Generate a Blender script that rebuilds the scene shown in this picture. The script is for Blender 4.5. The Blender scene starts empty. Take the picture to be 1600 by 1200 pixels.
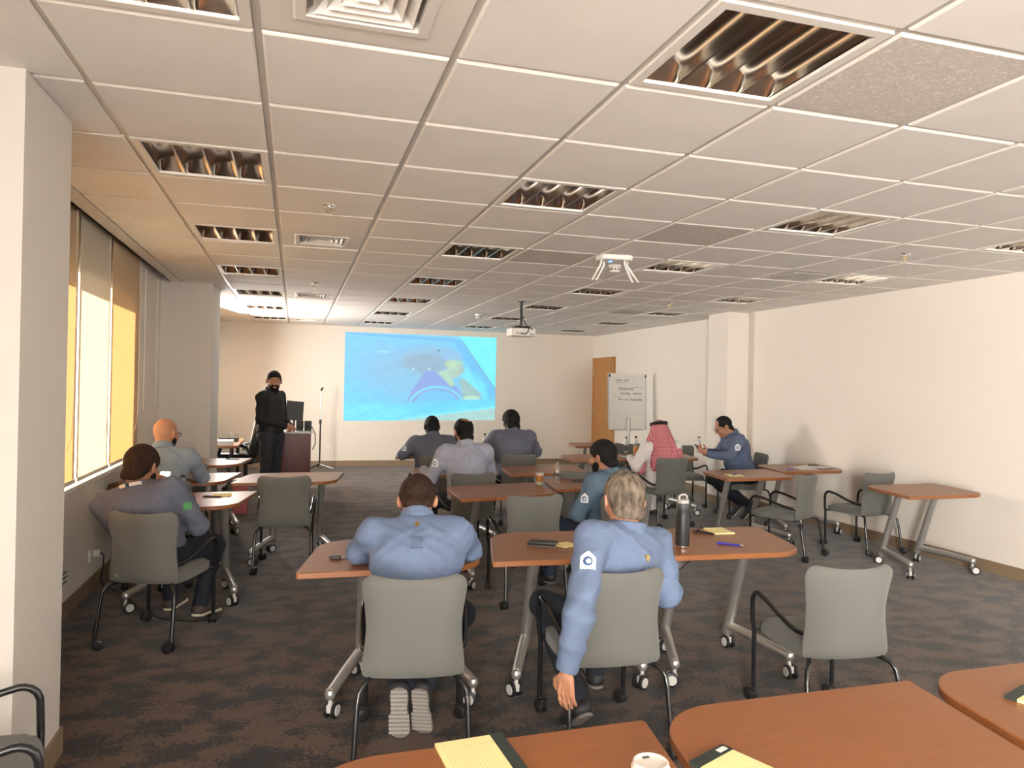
import bpy, math, random
import numpy as np
from mathutils import Matrix, Vector
random.seed(7); np.random.seed(7)
S = bpy.context.scene
COL = S.collection
PI = math.pi
def rad(d): return d*PI/180

# ------------------------------------------------------------------ camera
CAMH = 1.55
CE = CAMH + 1.0587            # ceiling height
YAW, PITCH, ROLL, FPX = 0.288337, 0.0027144, 0.019867, 1139.6
def cam_axes():
    cy, sy = math.cos(YAW), math.sin(YAW)
    w = Vector((sy*math.cos(PITCH), cy*math.cos(PITCH), math.sin(PITCH)))
    r = Vector((cy, -sy, 0)); u = r.cross(w)
    c, s = math.cos(ROLL), math.sin(ROLL)
    return c*r+s*u, -s*r+c*u, w
R_, U_, W_ = cam_axes()
cd = bpy.data.cameras.new('camera'); cam = bpy.data.objects.new('camera', cd); COL.objects.link(cam)
cd.sensor_fit = 'HORIZONTAL'; cd.sensor_width = 36.0; cd.lens = 36.0*FPX/1600.0
cd.clip_start = 0.05; cd.clip_end = 200
cam.matrix_world = Matrix(((R_.x, U_.x, -W_.x, 0), (R_.y, U_.y, -W_.y, 0), (R_.z, U_.z, -W_.z, CAMH), (0, 0, 0, 1)))
S.camera = cam
def at(px, py, z):
    """point on the horizontal plane z seen at pixel (px, py) of the 1600x1200 frame"""
    d = W_ + R_*((px-800)/FPX) + U_*((600-py)/FPX)
    t = (z-CAMH)/d.z
    return Vector((0, 0, CAMH)) + d*t

# ------------------------------------------------------------------ world, sun, window daylight, fill lamps, exposure
wd = bpy.data.worlds.new('sky'); S.world = wd; wd.use_nodes = True
bg = wd.node_tree.nodes['Background']; bg.inputs[0].default_value = (0.80, 0.88, 1.0, 1); bg.inputs[1].default_value = 1.6
sl = bpy.data.lights.new('sun', 'SUN'); sl.energy = 44.0; sl.color = (1.0, 0.83, 0.60); sl.angle = rad(0.6)
so = bpy.data.objects.new('sun', sl); COL.objects.link(so)
so.rotation_euler = Vector((math.cos(rad(20)), 0.10, -math.sin(rad(20)))).to_track_quat('-Z', 'Y').to_euler()
def area(name, loc, direction, sx, sy, energy, color):
    l = bpy.data.lights.new(name, 'AREA'); l.shape = 'RECTANGLE'; l.size = sx; l.size_y = sy; l.energy = energy; l.color = color
    o = bpy.data.objects.new(name, l); COL.objects.link(o); o.location = loc
    o.rotation_euler = Vector(direction).to_track_quat('-Z', 'Z').to_euler()
    return o
# daylight coming in through the windows of the back wall (behind the camera)
area('back_window_daylight', (2.3, -6.13, 1.62), (0, 1, -0.02), 5.6, 1.45, 60, (1.0, 0.95, 0.88))
# fill lamp added room-side of the closed blinds behind the camera (left wall)
area('side_window_fill', (-1.30, -3.3, 1.56), (1, 0.0, 0.06), 4.2, 1.35, 900, (1.0, 0.965, 0.915))
area('far_window_fill', (-1.30, 11.2, 1.50), (1, -0.25, -0.22), 2.6, 1.30, 140, (1.0, 0.97, 0.92))  # fill lamp added inside the hidden far bay's blinds to brighten the front
S.view_settings.view_transform = 'Standard'; S.view_settings.look = 'None'
S.view_settings.gamma = 1.0; S.view_settings.use_curve_mapping = False
S.view_settings.exposure = 1.28

# ------------------------------------------------------------------ materials
MATS = {}
def mat(name, color, rough=0.5, metal=0.0, var=0.0, vscale=8.0, bump=0.0, bscale=60.0, spec=0.5, stretch=(1, 1, 1), coat=0.0, sheen=0.0, crease=0.0):
    m = bpy.data.materials.new(name); m.use_nodes = True; nt = m.node_tree; b = nt.nodes['Principled BSDF']
    b.inputs['Base Color'].default_value = (*color, 1); b.inputs['Roughness'].default_value = rough
    b.inputs['Metallic'].default_value = metal; b.inputs['Specular IOR Level'].default_value = spec
    b.inputs['Coat Weight'].default_value = coat; b.inputs['Sheen Weight'].default_value = sheen
    if var or bump or crease:
        tc = nt.nodes.new('ShaderNodeTexCoord'); mp = nt.nodes.new('ShaderNodeMapping')
        nt.links.new(tc.outputs['Object'], mp.inputs[0]); mp.inputs['Scale'].default_value = stretch
    if var:
        n = nt.nodes.new('ShaderNodeTexNoise'); n.inputs['Scale'].default_value = vscale; n.inputs['Detail'].default_value = 5
        nt.links.new(mp.outputs[0], n.inputs['Vector'])
        r = nt.nodes.new('ShaderNodeValToRGB')
        r.color_ramp.elements[0].position = 0.3; r.color_ramp.elements[1].position = 0.7
        r.color_ramp.elements[0].color = (*[c*(1-var) for c in color], 1)
        r.color_ramp.elements[1].color = (*[min(1, c*(1+var)) for c in color], 1)
        nt.links.new(n.outputs['Fac'], r.inputs[0]); nt.links.new(r.outputs[0], b.inputs['Base Color'])
    if bump:
        n2 = nt.nodes.new('ShaderNodeTexNoise'); n2.inputs['Scale'].default_value = bscale; n2.inputs['Detail'].default_value = 3
        nt.links.new(mp.outputs[0], n2.inputs['Vector'])
        bp = nt.nodes.new('ShaderNodeBump'); bp.inputs['Strength'].default_value = bump; bp.inputs['Distance'].default_value = 0.01
        nt.links.new(n2.outputs['Fac'], bp.inputs['Height']); nt.links.new(bp.outputs[0], b.inputs['Normal'])
    if crease:
        n3 = nt.nodes.new('ShaderNodeTexNoise'); n3.noise_type = 'RIDGED_MULTIFRACTAL'; n3.inputs['Scale'].default_value = 4.5; n3.inputs['Detail'].default_value = 2.5; n3.inputs['Distortion'].default_value = 0.5
        mp3 = nt.nodes.new('ShaderNodeMapping'); mp3.inputs['Scale'].default_value = (0.8, 0.8, 1.5); mp3.inputs['Rotation'].default_value = (0.2, 0.35, 0.3)
        nt.links.new(tc.outputs['Object'], mp3.inputs[0]); nt.links.new(mp3.outputs[0], n3.inputs['Vector'])
        b3 = nt.nodes.new('ShaderNodeBump'); b3.inputs['Strength'].default_value = crease; b3.inputs['Distance'].default_value = 0.012
        nt.links.new(n3.outputs['Fac'], b3.inputs['Height'])
        if bump: nt.links.new(bp.outputs[0], b3.inputs['Normal'])
        nt.links.new(b3.outputs[0], b.inputs['Normal'])
    MATS[name] = m
    return m
def emis(name, color, strength):
    m = bpy.data.materials.new(name); m.use_nodes = True; b = m.node_tree.nodes['Principled BSDF']
    b.inputs['Base Color'].default_value = (*color, 1); b.inputs['Emission Color'].default_value = (*color, 1)
    b.inputs['Emission Strength'].default_value = strength; MATS[name] = m
    return m
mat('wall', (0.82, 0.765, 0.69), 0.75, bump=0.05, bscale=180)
mat('wall_panel', (0.80, 0.74, 0.66), 0.6)
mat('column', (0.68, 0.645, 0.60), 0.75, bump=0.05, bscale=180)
mat('tile', (0.86, 0.835, 0.80), 0.9, var=0.025, vscale=3, bump=0.10, bscale=260)
mat('tile_edge', (0.86, 0.82, 0.76), 0.85)
mat('grid', (0.60, 0.565, 0.52), 0.45)
mat('white_paint', (0.80, 0.77, 0.72), 0.5)
mat('white_plastic', (0.82, 0.79, 0.74), 0.35)
mat('grey_vent', (0.45, 0.42, 0.39), 0.6)
mat('dark_gap', (0.02, 0.02, 0.02), 0.9)
mat('reflector', (0.72, 0.68, 0.62), 0.20, metal=1.0)
mat('baseboard', (0.26, 0.185, 0.115), 0.55)
mat('fabric', (0.130, 0.131, 0.118), 0.9, var=0.07, vscale=260, bump=0.10, bscale=500, sheen=0.15)
mat('black_tube', (0.012, 0.012, 0.013), 0.22, coat=0.4)
mat('black_plastic', (0.014, 0.014, 0.015), 0.45)
mat('dark_grey', (0.05, 0.05, 0.052), 0.5)
mat('silver', (0.50, 0.49, 0.47), 0.38, metal=0.75)
mat('hub', (0.66, 0.65, 0.62), 0.4, metal=0.2)
mat('chrome', (0.75, 0.75, 0.75), 0.12, metal=1.0)
mat('brass', (0.55, 0.38, 0.14), 0.3, metal=0.9)
mat('door_wood', (0.46, 0.22, 0.065), 0.45, var=0.10, vscale=5, stretch=(8, 8, 0.6))
mat('mahogany', (0.13, 0.022, 0.018), 0.35, var=0.10, vscale=6, stretch=(6, 6, 0.7))
mat('paper', (0.78, 0.76, 0.73), 0.8)
mat('ink', (0.06, 0.07, 0.13), 0.7)
mat('yellow_paper', (0.87, 0.76, 0.36), 0.75)
mat('pad_line', (0.55, 0.50, 0.35), 0.8)
mat('dark_green', (0.025, 0.035, 0.03), 0.5)
mat('blue_ink', (0.03, 0.03, 0.35), 0.3)
mat('steel_brush', (0.7, 0.66, 0.6), 0.25, metal=1.0)
mat('coffee', (0.62, 0.25, 0.06), 0.4, var=0.15, vscale=30)
mat('cup_cream', (0.85, 0.78, 0.66), 0.5)
mat('lid', (0.72, 0.66, 0.60), 0.35)
mat('pink_plastic', (0.62, 0.16, 0.17), 0.5)
mat('leather', (0.016, 0.020, 0.018), 0.28)
mat('white_sole', (0.62, 0.56, 0.44), 0.6)
mat('grey_sole', (0.16, 0.145, 0.13), 0.7, var=0.15, vscale=20)
mat('sole_light', (0.30, 0.275, 0.25), 0.7)
mat('eye_white', (0.75, 0.72, 0.68), 0.25)
mat('iris', (0.03, 0.018, 0.01), 0.2)
mat('lip', (0.30, 0.12, 0.09), 0.5)
mat('green_patch', (0.07, 0.30, 0.10), 0.7)
mat('patch_white', (0.78, 0.80, 0.84), 0.7)
mat('patch_blue', (0.05, 0.11, 0.26), 0.7)
mat('lanyard_white', (0.72, 0.64, 0.58), 0.6)
mat('lanyard_navy', (0.02, 0.03, 0.07), 0.6)
mat('red_stripe', (0.7, 0.12, 0.1), 0.5)

def wood_mat():
    m = bpy.data.materials.new('table_laminate'); m.use_nodes = True; nt = m.node_tree; b = nt.nodes['Principled BSDF']
    tc = nt.nodes.new('ShaderNodeTexCoord'); mp = nt.nodes.new('ShaderNodeMapping'); mp.inputs['Scale'].default_value = (1.2, 14, 14)
    nt.links.new(tc.outputs['Object'], mp.inputs[0])
    n = nt.nodes.new('ShaderNodeTexNoise'); n.inputs['Scale'].default_value = 5; n.inputs['Detail'].default_value = 6; n.inputs['Distortion'].default_value = 0.6
    nt.links.new(mp.outputs[0], n.inputs['Vector'])
    r = nt.nodes.new('ShaderNodeValToRGB'); e = r.color_ramp.elements
    e[0].position = 0.3; e[0].color = (0.255, 0.090, 0.028, 1); e[1].position = 0.75; e[1].color = (0.295, 0.110, 0.036, 1)
    nt.links.new(n.outputs['Fac'], r.inputs[0]); nt.links.new(r.outputs[0], b.inputs['Base Color'])
    b.inputs['Roughness'].default_value = 0.38; b.inputs['Specular IOR Level'].default_value = 0.5; b.inputs['Coat Weight'].default_value = 0.12; b.inputs['Coat Roughness'].default_value = 0.25
    MATS['table_laminate'] = m
wood_mat()
def carpet_mat():
    m = bpy.data.materials.new('carpet'); m.use_nodes = True; nt = m.node_tree; b = nt.nodes['Principled BSDF']
    N = nt.nodes.new; L = nt.links.new
    tc = N('ShaderNodeTexCoord'); mp = N('ShaderNodeMapping'); mp.inputs['Scale'].default_value = (1.0, 1.35, 1)
    L(tc.outputs['Object'], mp.inputs[0])
    big = N('ShaderNodeTexNoise'); big.inputs['Scale'].default_value = 4.6; big.inputs['Detail'].default_value = 3.0; big.inputs['Roughness'].default_value = 0.5
    L(mp.outputs[0], big.inputs['Vector'])
    mp2 = N('ShaderNodeMapping'); mp2.inputs['Scale'].default_value = (1.0, 1.8, 1); L(tc.outputs['Object'], mp2.inputs[0])
    fine = N('ShaderNodeTexNoise'); fine.inputs['Scale'].default_value = 48; fine.inputs['Detail'].default_value = 4; fine.inputs['Roughness'].default_value = 0.6
    L(mp2.outputs[0], fine.inputs['Vector'])
    a = N('ShaderNodeMath'); a.operation = 'MULTIPLY_ADD'; a.inputs[1].default_value = 0.80
    L(fine.outputs['Fac'], a.inputs[0]); L(big.outputs['Fac'], a.inputs[2])
    r = N('ShaderNodeValToRGB'); e = r.color_ramp.elements
    e[0].position = 0.865; e[0].color = (0.0185, 0.0145, 0.0132, 1); e[1].position = 0.925; e[1].color = (0.092, 0.056, 0.036, 1)
    L(a.outputs[0], r.inputs[0])
    sp = N('ShaderNodeTexNoise'); sp.inputs['Scale'].default_value = 140; sp.inputs['Detail'].default_value = 2; L(tc.outputs['Object'], sp.inputs['Vector'])
    mx = N('ShaderNodeMix'); mx.data_type = 'RGBA'; mx.blend_type = 'MULTIPLY'; mx.inputs['Factor'].default_value = 0.75
    r2 = N('ShaderNodeValToRGB'); r2.color_ramp.elements[0].position = 0.3; r2.color_ramp.elements[0].color = (0.55, 0.55, 0.55, 1); r2.color_ramp.elements[1].position = 0.7; r2.color_ramp.elements[1].color = (1.3, 1.3, 1.3, 1)
    L(sp.outputs['Fac'], r2.inputs[0]); L(r.outputs[0], mx.inputs[6]); L(r2.outputs[0], mx.inputs[7])
    L(mx.outputs[2], b.inputs['Base Color'])
    b.inputs['Roughness'].default_value = 1.0; b.inputs['Specular IOR Level'].default_value = 0.08; b.inputs['Sheen Weight'].default_value = 0.30
    b.inputs['Sheen Roughness'].default_value = 0.35
    bp = N('ShaderNodeBump'); bp.inputs['Strength'].default_value = 0.35; bp.inputs['Distance'].default_value = 0.006
    L(sp.outputs['Fac'], bp.inputs['Height']); L(bp.outputs[0], b.inputs['Normal'])
    MATS['carpet'] = m
carpet_mat()
def textured_tile_mat():
    m = bpy.data.materials.new('tile_textured'); m.use_nodes = True; nt = m.node_tree; b = nt.nodes['Principled BSDF']
    N = nt.nodes.new; L = nt.links.new
    tc = N('ShaderNodeTexCoord'); mp = N('ShaderNodeMapping'); mp.inputs['Rotation'].default_value = (0, 0, 0.6); mp.inputs['Scale'].default_value = (1, 2.2, 1)
    L(tc.outputs['Object'], mp.inputs[0])
    n = N('ShaderNodeTexNoise'); n.inputs['Scale'].default_value = 62; n.inputs['Detail'].default_value = 2; n.inputs['Distortion'].default_value = 1.2; L(mp.outputs[0], n.inputs['Vector'])
    r = N('ShaderNodeValToRGB'); e = r.color_ramp.elements; e[0].position = 0.55; e[0].color = (0.60, 0.555, 0.51, 1); e[1].position = 0.62; e[1].color = (0.80, 0.76, 0.70, 1)
    L(n.outputs['Fac'], r.inputs[0]); L(r.outputs[0], b.inputs['Base Color']); b.inputs['Roughness'].default_value = 0.9
    bp = N('ShaderNodeBump'); bp.inputs['Strength'].default_value = 0.5; bp.inputs['Distance'].default_value = 0.004; L(r.outputs[0], bp.inputs['Height']); L(bp.outputs[0], b.inputs['Normal'])
    MATS['tile_textured'] = m
textured_tile_mat()
def blind_mat(name, col, tr):
    m = bpy.data.materials.new(name); m.use_nodes = True; nt = m.node_tree; nt.nodes.clear()
    N = nt.nodes.new; L = nt.links.new
    o = N('ShaderNodeOutputMaterial'); mx = N('ShaderNodeMixShader'); d = N('ShaderNodeBsdfDiffuse'); t = N('ShaderNodeBsdfTranslucent')
    tc = N('ShaderNodeTexCoord'); mp = N('ShaderNodeMapping'); mp.inputs['Scale'].default_value = (1, 90, 6); L(tc.outputs['Object'], mp.inputs[0])
    n = N('ShaderNodeTexNoise'); n.inputs['Scale'].default_value = 3; n.inputs['Detail'].default_value = 2; L(mp.outputs[0], n.inputs['Vector'])
    r = N('ShaderNodeValToRGB'); r.color_ramp.elements[0].color = (*[c*0.93 for c in col], 1); r.color_ramp.elements[1].color = (*col, 1); L(n.outputs['Fac'], r.inputs[0])
    L(r.outputs[0], d.inputs[0]); L(r.outputs[0], t.inputs[0]); mx.inputs[0].default_value = tr
    L(d.outputs[0], mx.inputs[1]); L(t.outputs[0], mx.inputs[2]); L(mx.outputs[0], o.inputs[0])
    MATS[name] = m
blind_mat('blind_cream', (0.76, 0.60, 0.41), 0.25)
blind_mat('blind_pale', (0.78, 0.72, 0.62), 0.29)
def thin_glass(name, tint, gl=0.08):
    m = bpy.data.materials.new(name); m.use_nodes = True; nt = m.node_tree; nt.nodes.clear()
    N = nt.nodes.new; L = nt.links.new
    o = N('ShaderNodeOutputMaterial'); mx = N('ShaderNodeMixShader'); t = N('ShaderNodeBsdfTransparent'); g = N('ShaderNodeBsdfGlossy')
    t.inputs[0].default_value = (*tint, 1); g.inputs['Roughness'].default_value = 0.05; mx.inputs[0].default_value = gl
    L(t.outputs[0], mx.inputs[1]); L(g.outputs[0], mx.inputs[2]); L(mx.outputs[0], o.inputs[0]); MATS[name] = m
thin_glass('window_glass', (0.95, 0.96, 0.95), 0.06)
thin_glass('clear_plastic', (0.86, 0.88, 0.88), 0.16)
thin_glass('lens', (0.9, 0.9, 0.9), 0.10)

# ------------------------------------------------------------------ mesh builder
class MB:
    def __init__(s): s.v = []; s.f = []; s.m = []; s.cur = 0
    def add(s, vs, fs, mi=None):
        o = len(s.v); s.v.extend([tuple(p) for p in vs])
        for f in fs: s.f.append(tuple(i+o for i in f)); s.m.append(s.cur if mi is None else mi)
        return s
    def box(s, c, d, rz=0.0, mi=None, M=None):
        x, y, z = d[0]/2, d[1]/2, d[2]/2
        vs = [Vector((a*x, b*y, e*z)) for e in (-1, 1) for b in (-1, 1) for a in (-1, 1)]
        R = Matrix.Rotation(rz, 4, 'Z') if M is None else M
        vs = [R @ v + Vector(c) for v in vs]
        return s.add(vs, [(0, 2, 3, 1), (4, 5, 7, 6), (0, 1, 5, 4), (2, 6, 7, 3), (0, 4, 6, 2), (1, 3, 7, 5)], mi)
    def prism(s, pts, z0, z1, ch=0.0, mi=None, top_mi=None):
        n = len(pts)
        cx = sum(p[0] for p in pts)/n; cy = sum(p[1] for p in pts)/n
        def inset(k):
            out = []
            for i in range(n):
                a = Vector(pts[i-1]); b = Vector(pts[i]); c = Vector(pts[(i+1) % n])
                e1 = (b-a).normalized(); e2 = (c-b).normalized(); nn = Vector((-(e1.y+e2.y), e1.x+e2.x))
                nn = nn.normalized() if nn.length > 1e-6 else Vector((-e1.y, e1.x))
                out.append(b+nn*k/max(0.4, nn.dot(Vector((-e1.y, e1.x)))))
            return out
        rings = [(inset(ch), z0), (pts, z0+ch), (pts, z1-ch), (inset(ch), z1)] if ch else [(pts, z0), (pts, z1)]
        vs = []; fs = []
        for r, z in rings: vs += [(p[0], p[1], z) for p in r]
        for k in range(len(rings)-1):
            for i in range(n):
                j = (i+1) % n; fs.append((k*n+i, k*n+j, (k+1)*n+j, (k+1)*n+i))
        s.add(vs, fs, mi)
        o = len(s.v)-len(vs)
        s.f.append(tuple(o+i for i in reversed(range(n)))); s.m.append(s.cur if mi is None else mi)
        s.f.append(tuple(o+(len(rings)-1)*n+i for i in range(n))); s.m.append((s.cur if mi is None else mi) if top_mi is None else top_mi)
        return s
    def tube(s, path, r, n=10, mi=None, closed=False):
        P = [Vector(p) for p in path]; m = len(P)
        rr = r if isinstance(r, (list, tuple)) else [r]*m
        T = []
        for i in range(m):
            a = P[i-1] if (i > 0 or closed) else P[i]; b = P[(i+1) % m] if (i < m-1 or closed) else P[i]
            T.append((b-a).normalized())
        ref = Vector((0, 0, 1)) if abs(T[0].z) < 0.9 else Vector((1, 0, 0))
        u = T[0].cross(ref).normalized(); vs = []; fs = []
        for i in range(m):
            u = (u-T[i]*u.dot(T[i])).normalized(); w = T[i].cross(u)
            for k in range(n):
                a = 2*PI*k/n; vs.append(P[i]+(u*math.cos(a)+w*math.sin(a))*rr[i])
        for i in range(m if closed else m-1):
            for k in range(n):
                a = i*n+k; b = i*n+(k+1) % n; j = (i+1) % m
                fs.append((a, b, j*n+(k+1) % n, j*n+k))
        if not closed:
            fs.append(tuple(reversed(range(n)))); fs.append(tuple((m-1)*n+k for k in range(n)))
        return s.add(vs, fs, mi)
    def lathe(s, prof, n=20, c=(0, 0, 0), M=None, mi=None):
        vs = []; fs = []; R = M or Matrix.Identity(4)
        for (r, z) in prof:
            for k in range(n):
                a = 2*PI*k/n; vs.append(R @ Vector((r*math.cos(a), r*math.sin(a), z)) + Vector(c))
        for i in range(len(prof)-1):
            for k in range(n):
                a = i*n+k; b = i*n+(k+1) % n; fs.append((a, b, b+n, a+n))
        fs.append(tuple(reversed(range(n)))); fs.append(tuple((len(prof)-1)*n+k for k in range(n)))
        return s.add(vs, fs, mi)
    def grid(s, fn, nu, nv, thick=None, mi=None):
        vs = [fn(i/nu, j/nv) for j in range(nv+1) for i in range(nu+1)]
        fs = [(j*(nu+1)+i, j*(nu+1)+i+1, (j+1)*(nu+1)+i+1, (j+1)*(nu+1)+i) for j in range(nv) for i in range(nu)]
        return s.add(vs, fs, mi)
    def move(s, M):
        s.v = [tuple(M @ Vector(p)) for p in s.v]; return s
    def mesh(s, name, mats, sharp=40):
        me = bpy.data.meshes.new(name); me.from_pydata(s.v, [], s.f); me.update()
        for m in (mats if isinstance(mats, (list, tuple)) else [mats]): me.materials.append(MATS[m] if isinstance(m, str) else m)
        me.polygons.foreach_set('material_index', s.m); me.shade_smooth(); me.set_sharp_from_angle(angle=rad(sharp))
        return me
    def build(s, name, mats, parent=None, sharp=40):
        o = bpy.data.objects.new(name, s.mesh(name, mats, sharp)); COL.objects.link(o)
        if parent is not None: o.parent = parent
        return o
def place(name, me, parent=None, loc=(0, 0, 0), rz=0.0):
    o = bpy.data.objects.new(name, me); COL.objects.link(o); o.location = loc; o.rotation_euler = (0, 0, rz)
    if parent is not None: o.parent = parent
    return o
def tag(o, label, cat, group=None):
    o['label'] = label; o['category'] = cat
    if group: o['group'] = group
    return o
def thing(name, label, cat, loc=(0, 0, 0), rz=0.0, group=None):
    o = bpy.data.objects.new(name, None); COL.objects.link(o); o.location = loc; o.rotation_euler = (0, 0, rz); o.empty_display_size = 0.1
    return tag(o, label, cat, group)
def struct(o): o['kind'] = 'structure'; return o
def copy_tree(o, loc, rz, label, parent=None):
    c = o.copy(); COL.objects.link(c)
    if parent is None: c.location = loc; c.rotation_euler = (0, 0, rz); c['label'] = label
    else: c.parent = parent
    for ch in list(o.children): copy_tree(ch, None, None, None, c)
    return c
def arc(c, r, a0, a1, n, ax=0, ay=1):
    out = []
    for i in range(n+1):
        a = a0+(a1-a0)*i/n; p = [c[0], c[1], c[2]]; p[ax] += r*math.cos(a); p[ay] += r*math.sin(a); out.append(tuple(p))
    return out
def round_poly(corners, n=8):
    """corners: (x, y, radius), counter-clockwise"""
    out = []; m = len(corners)
    for i in range(m):
        p = Vector(corners[i][:2]); a = Vector(corners[i-1][:2]); b = Vector(corners[(i+1) % m][:2]); r = corners[i][2]
        if r <= 0: out.append(tuple(p)); continue
        d1 = (a-p).normalized(); d2 = (b-p).normalized(); ang = d1.angle(d2); t = r/math.tan(ang/2)
        c = p+(d1+d2).normalized()*(r/math.sin(ang/2)); s0 = p+d1*t-c; s1 = p+d2*t-c
        a0 = math.atan2(s0.y, s0.x); a1 = math.atan2(s1.y, s1.x); da = (a1-a0+PI) % (2*PI)-PI
        for k in range(n+1):
            aa = a0+da*k/n; out.append((c.x+r*math.cos(aa), c.y+r*math.sin(aa)))
    return out
# ------------------------------------------------------------------ the room
XL, XR, YF, YB = -1.40, 5.86, 13.85, -6.0
GX0, GY0, G = -0.731, 2.314, 0.6           # ceiling grid
TOP = CE+0.16
def slab(name, x0, x1, y0, y1, z0, z1, m, parent=None):
    return MB().box(((x0+x1)/2, (y0+y1)/2, (z0+z1)/2), (x1-x0, y1-y0, z1-z0)).build(name, m, parent)
struct(slab('floor', XL-0.2, XR+0.2, YB-0.2, YF+0.2, -0.1, 0, 'carpet'))
struct(slab('wall_front', XL-0.2, XR+0.2, YF, YF+0.2, 0, TOP, 'wall_panel'))
struct(slab('wall_right', XR, XR+0.2, YB, YF, 0, TOP, 'wall'))
WZ0, WZ1 = 0.86, 2.255
def wall_with_windows():
    b = MB(); x0, x1 = XL-0.2, XL
    bays = [(-5.4, -2.3), (-1.7, 1.0), (3.62, 7.17), (9.75, 13.3)]
    def bx(y0, y1, z0, z1): b.box(((x0+x1)/2, (y0+y1)/2, (z0+z1)/2), (x1-x0, y1-y0, z1-z0))
    bx(YB, YF, 0, WZ0); bx(YB, YF, WZ1, TOP)
    ys = [YB]+[v for p in bays for v in p]+[YF]
    for i in range(0, len(ys), 2): bx(ys[i], ys[i+1], WZ0, WZ1)
    return struct(b.build('wall_left', 'wall'))
wall_with_windows()
def back_wall():
    b = MB(); y0, y1 = YB-0.2, YB
    def bx(xa, xb, z0, z1): b.box(((xa+xb)/2, (y0+y1)/2, (z0+z1)/2), (xb-xa, y1-y0, z1-z0))
    bx(XL-0.2, XR+0.2, 0, 0.88); bx(XL-0.2, XR+0.2, 2.36, TOP); bx(XL-0.2, -0.5, 0.88, 2.36); bx(5.1, XR+0.2, 0.88, 2.36)
    return struct(b.build('wall_back', 'wall'))
back_wall()
# columns: two against the window wall, one against the right wall
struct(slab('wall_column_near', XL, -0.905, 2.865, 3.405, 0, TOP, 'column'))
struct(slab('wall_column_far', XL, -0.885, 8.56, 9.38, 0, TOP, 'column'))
struct(slab('wall_column_right', 5.54, XR, 8.55, 9.03, 0, TOP, 'wall'))
# baseboards
def base(name, x0, x1, y0, y1): struct(slab(name, x0, x1, y0, y1, 0, 0.105, 'baseboard'))
base('baseboard_front', XL, XR, YF-0.012, YF)
base('baseboard_right', XR-0.012, XR, YB, 8.55); base('baseboard_right_far', XR-0.012, XR, 9.03, 12.82)
base('baseboard_left', XL, XL+0.012, 3.405, 8.56); base('baseboard_left_far', XL, XL+0.012, 9.38, YF-0.012)
base('baseboard_column', 5.528, 5.54, 8.538, 9.042); base('baseboard_column_near', 5.54, XR-0.012, 8.538, 8.55); base('baseboard_column_far', 5.54, XR-0.012, 9.03, 9.042)
base('baseboard_pillar', XL, -0.893, 2.853, 2.865); base('baseboard_pillar_side', -0.905, -0.893, 2.865, 3.417)
base('baseboard_pier', XL+0.012, -0.873, 8.548, 8.56); base('baseboard_pier_side', -0.885, -0.873, 8.56, 9.38)

# ---- windows with frames and panes, sill
def window(name, y0, y1, n, gaps=None):
    x = XL-0.13
    o = MB().box((x, (y0+y1)/2, WZ0+0.03), (0.06, y1-y0, 0.06)).box((x, (y0+y1)/2, WZ1-0.03), (0.06, y1-y0, 0.06)).box((x, y0+0.03, (WZ0+WZ1)/2), (0.06, 0.06, WZ1-WZ0-0.12)).box((x, y1-0.03, (WZ0+WZ1)/2), (0.06, 0.06, WZ1-WZ0-0.12)).build(name, 'white_paint')
    struct(o)
    w = (y1-y0)/n
    ed = [y0+0.0]+(gaps or [y0+i*w for i in range(1, n)])+[y1]
    for g in ed[1:-1]: MB().box((x, g-0.018, (WZ0+WZ1)/2), (0.05, 0.13, WZ1-WZ0-0.12)).build('mullion', 'white_paint', o)  # unseen mullions, set wide behind the blind gaps to block direct sun
    for i in range(n): MB().box((x, (ed[i]+ed[i+1])/2-0.018, (WZ0+WZ1)/2), (0.006, ed[i+1]-ed[i]-0.12, WZ1-WZ0-0.12)).build('pane', 'window_glass', o)
    MB().box((XL+0.012, (y0+y1)/2, WZ0-0.03), (0.07, y1-y0+0.1, 0.028)).build('window_sill', 'white_paint', o)
    return o
window('window_1', 3.62, 7.17, 4, [4.38, 5.378, 6.25]); window('window_2', -1.7, 1.0, 3, [-0.77, 0.13]); window('window_4', -5.4, -2.3, 3, [-4.38, -3.38]); window('window_3', 9.75, 13.3, 4, [10.63, 11.53, 12.43])
def blind(y0, y1, label, m, zb=0.885, cord=True):
    t = thing('roller_blind', label, 'blind', (XL+0.03, (y0+y1)/2, zb), 0, 'roller blinds over the windows')
    w = y1-y0; h = TOP-0.03-zb
    MB().box((0, 0, h/2), (0.0015, w, h)).build('blind_fabric', m, t)
    MB().prism(round_poly([(-0.009, -w/2, .004), (0.009, -w/2, .004), (0.009, w/2, .004), (-0.009, w/2, .004)], 3), -0.022, 0.004).build('bottom_bar', 'white_paint', t)
    MB().tube([(0, -w/2, h), (0, w/2, h)], 0.022, 10).build('roller_tube', 'white_paint', t)
    if cord:
        yy = w/2-0.16
        MB().tube([(0.028, yy, h-0.02), (0.030, yy+0.01, h*0.6), (0.032, yy-0.01, 0.42), (0.034, yy-0.05, 0.28), (0.034, yy-0.12, 0.22), (0.026, yy-0.2, 0.2)], 0.0022, 5).build('pull_cord', 'white_plastic', t)
    return t
blind(3.42, 4.36, 'cream roller blind mostly hidden behind the near column', 'blind_cream', cord=False)
blind(4.40, 5.355, 'cream roller blind right beside the near column edge', 'blind_cream')
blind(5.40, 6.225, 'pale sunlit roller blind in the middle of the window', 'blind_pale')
blind(6.275, 7.31, 'cream roller blind farthest from the camera, nearest the bald man', 'blind_cream')
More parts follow.
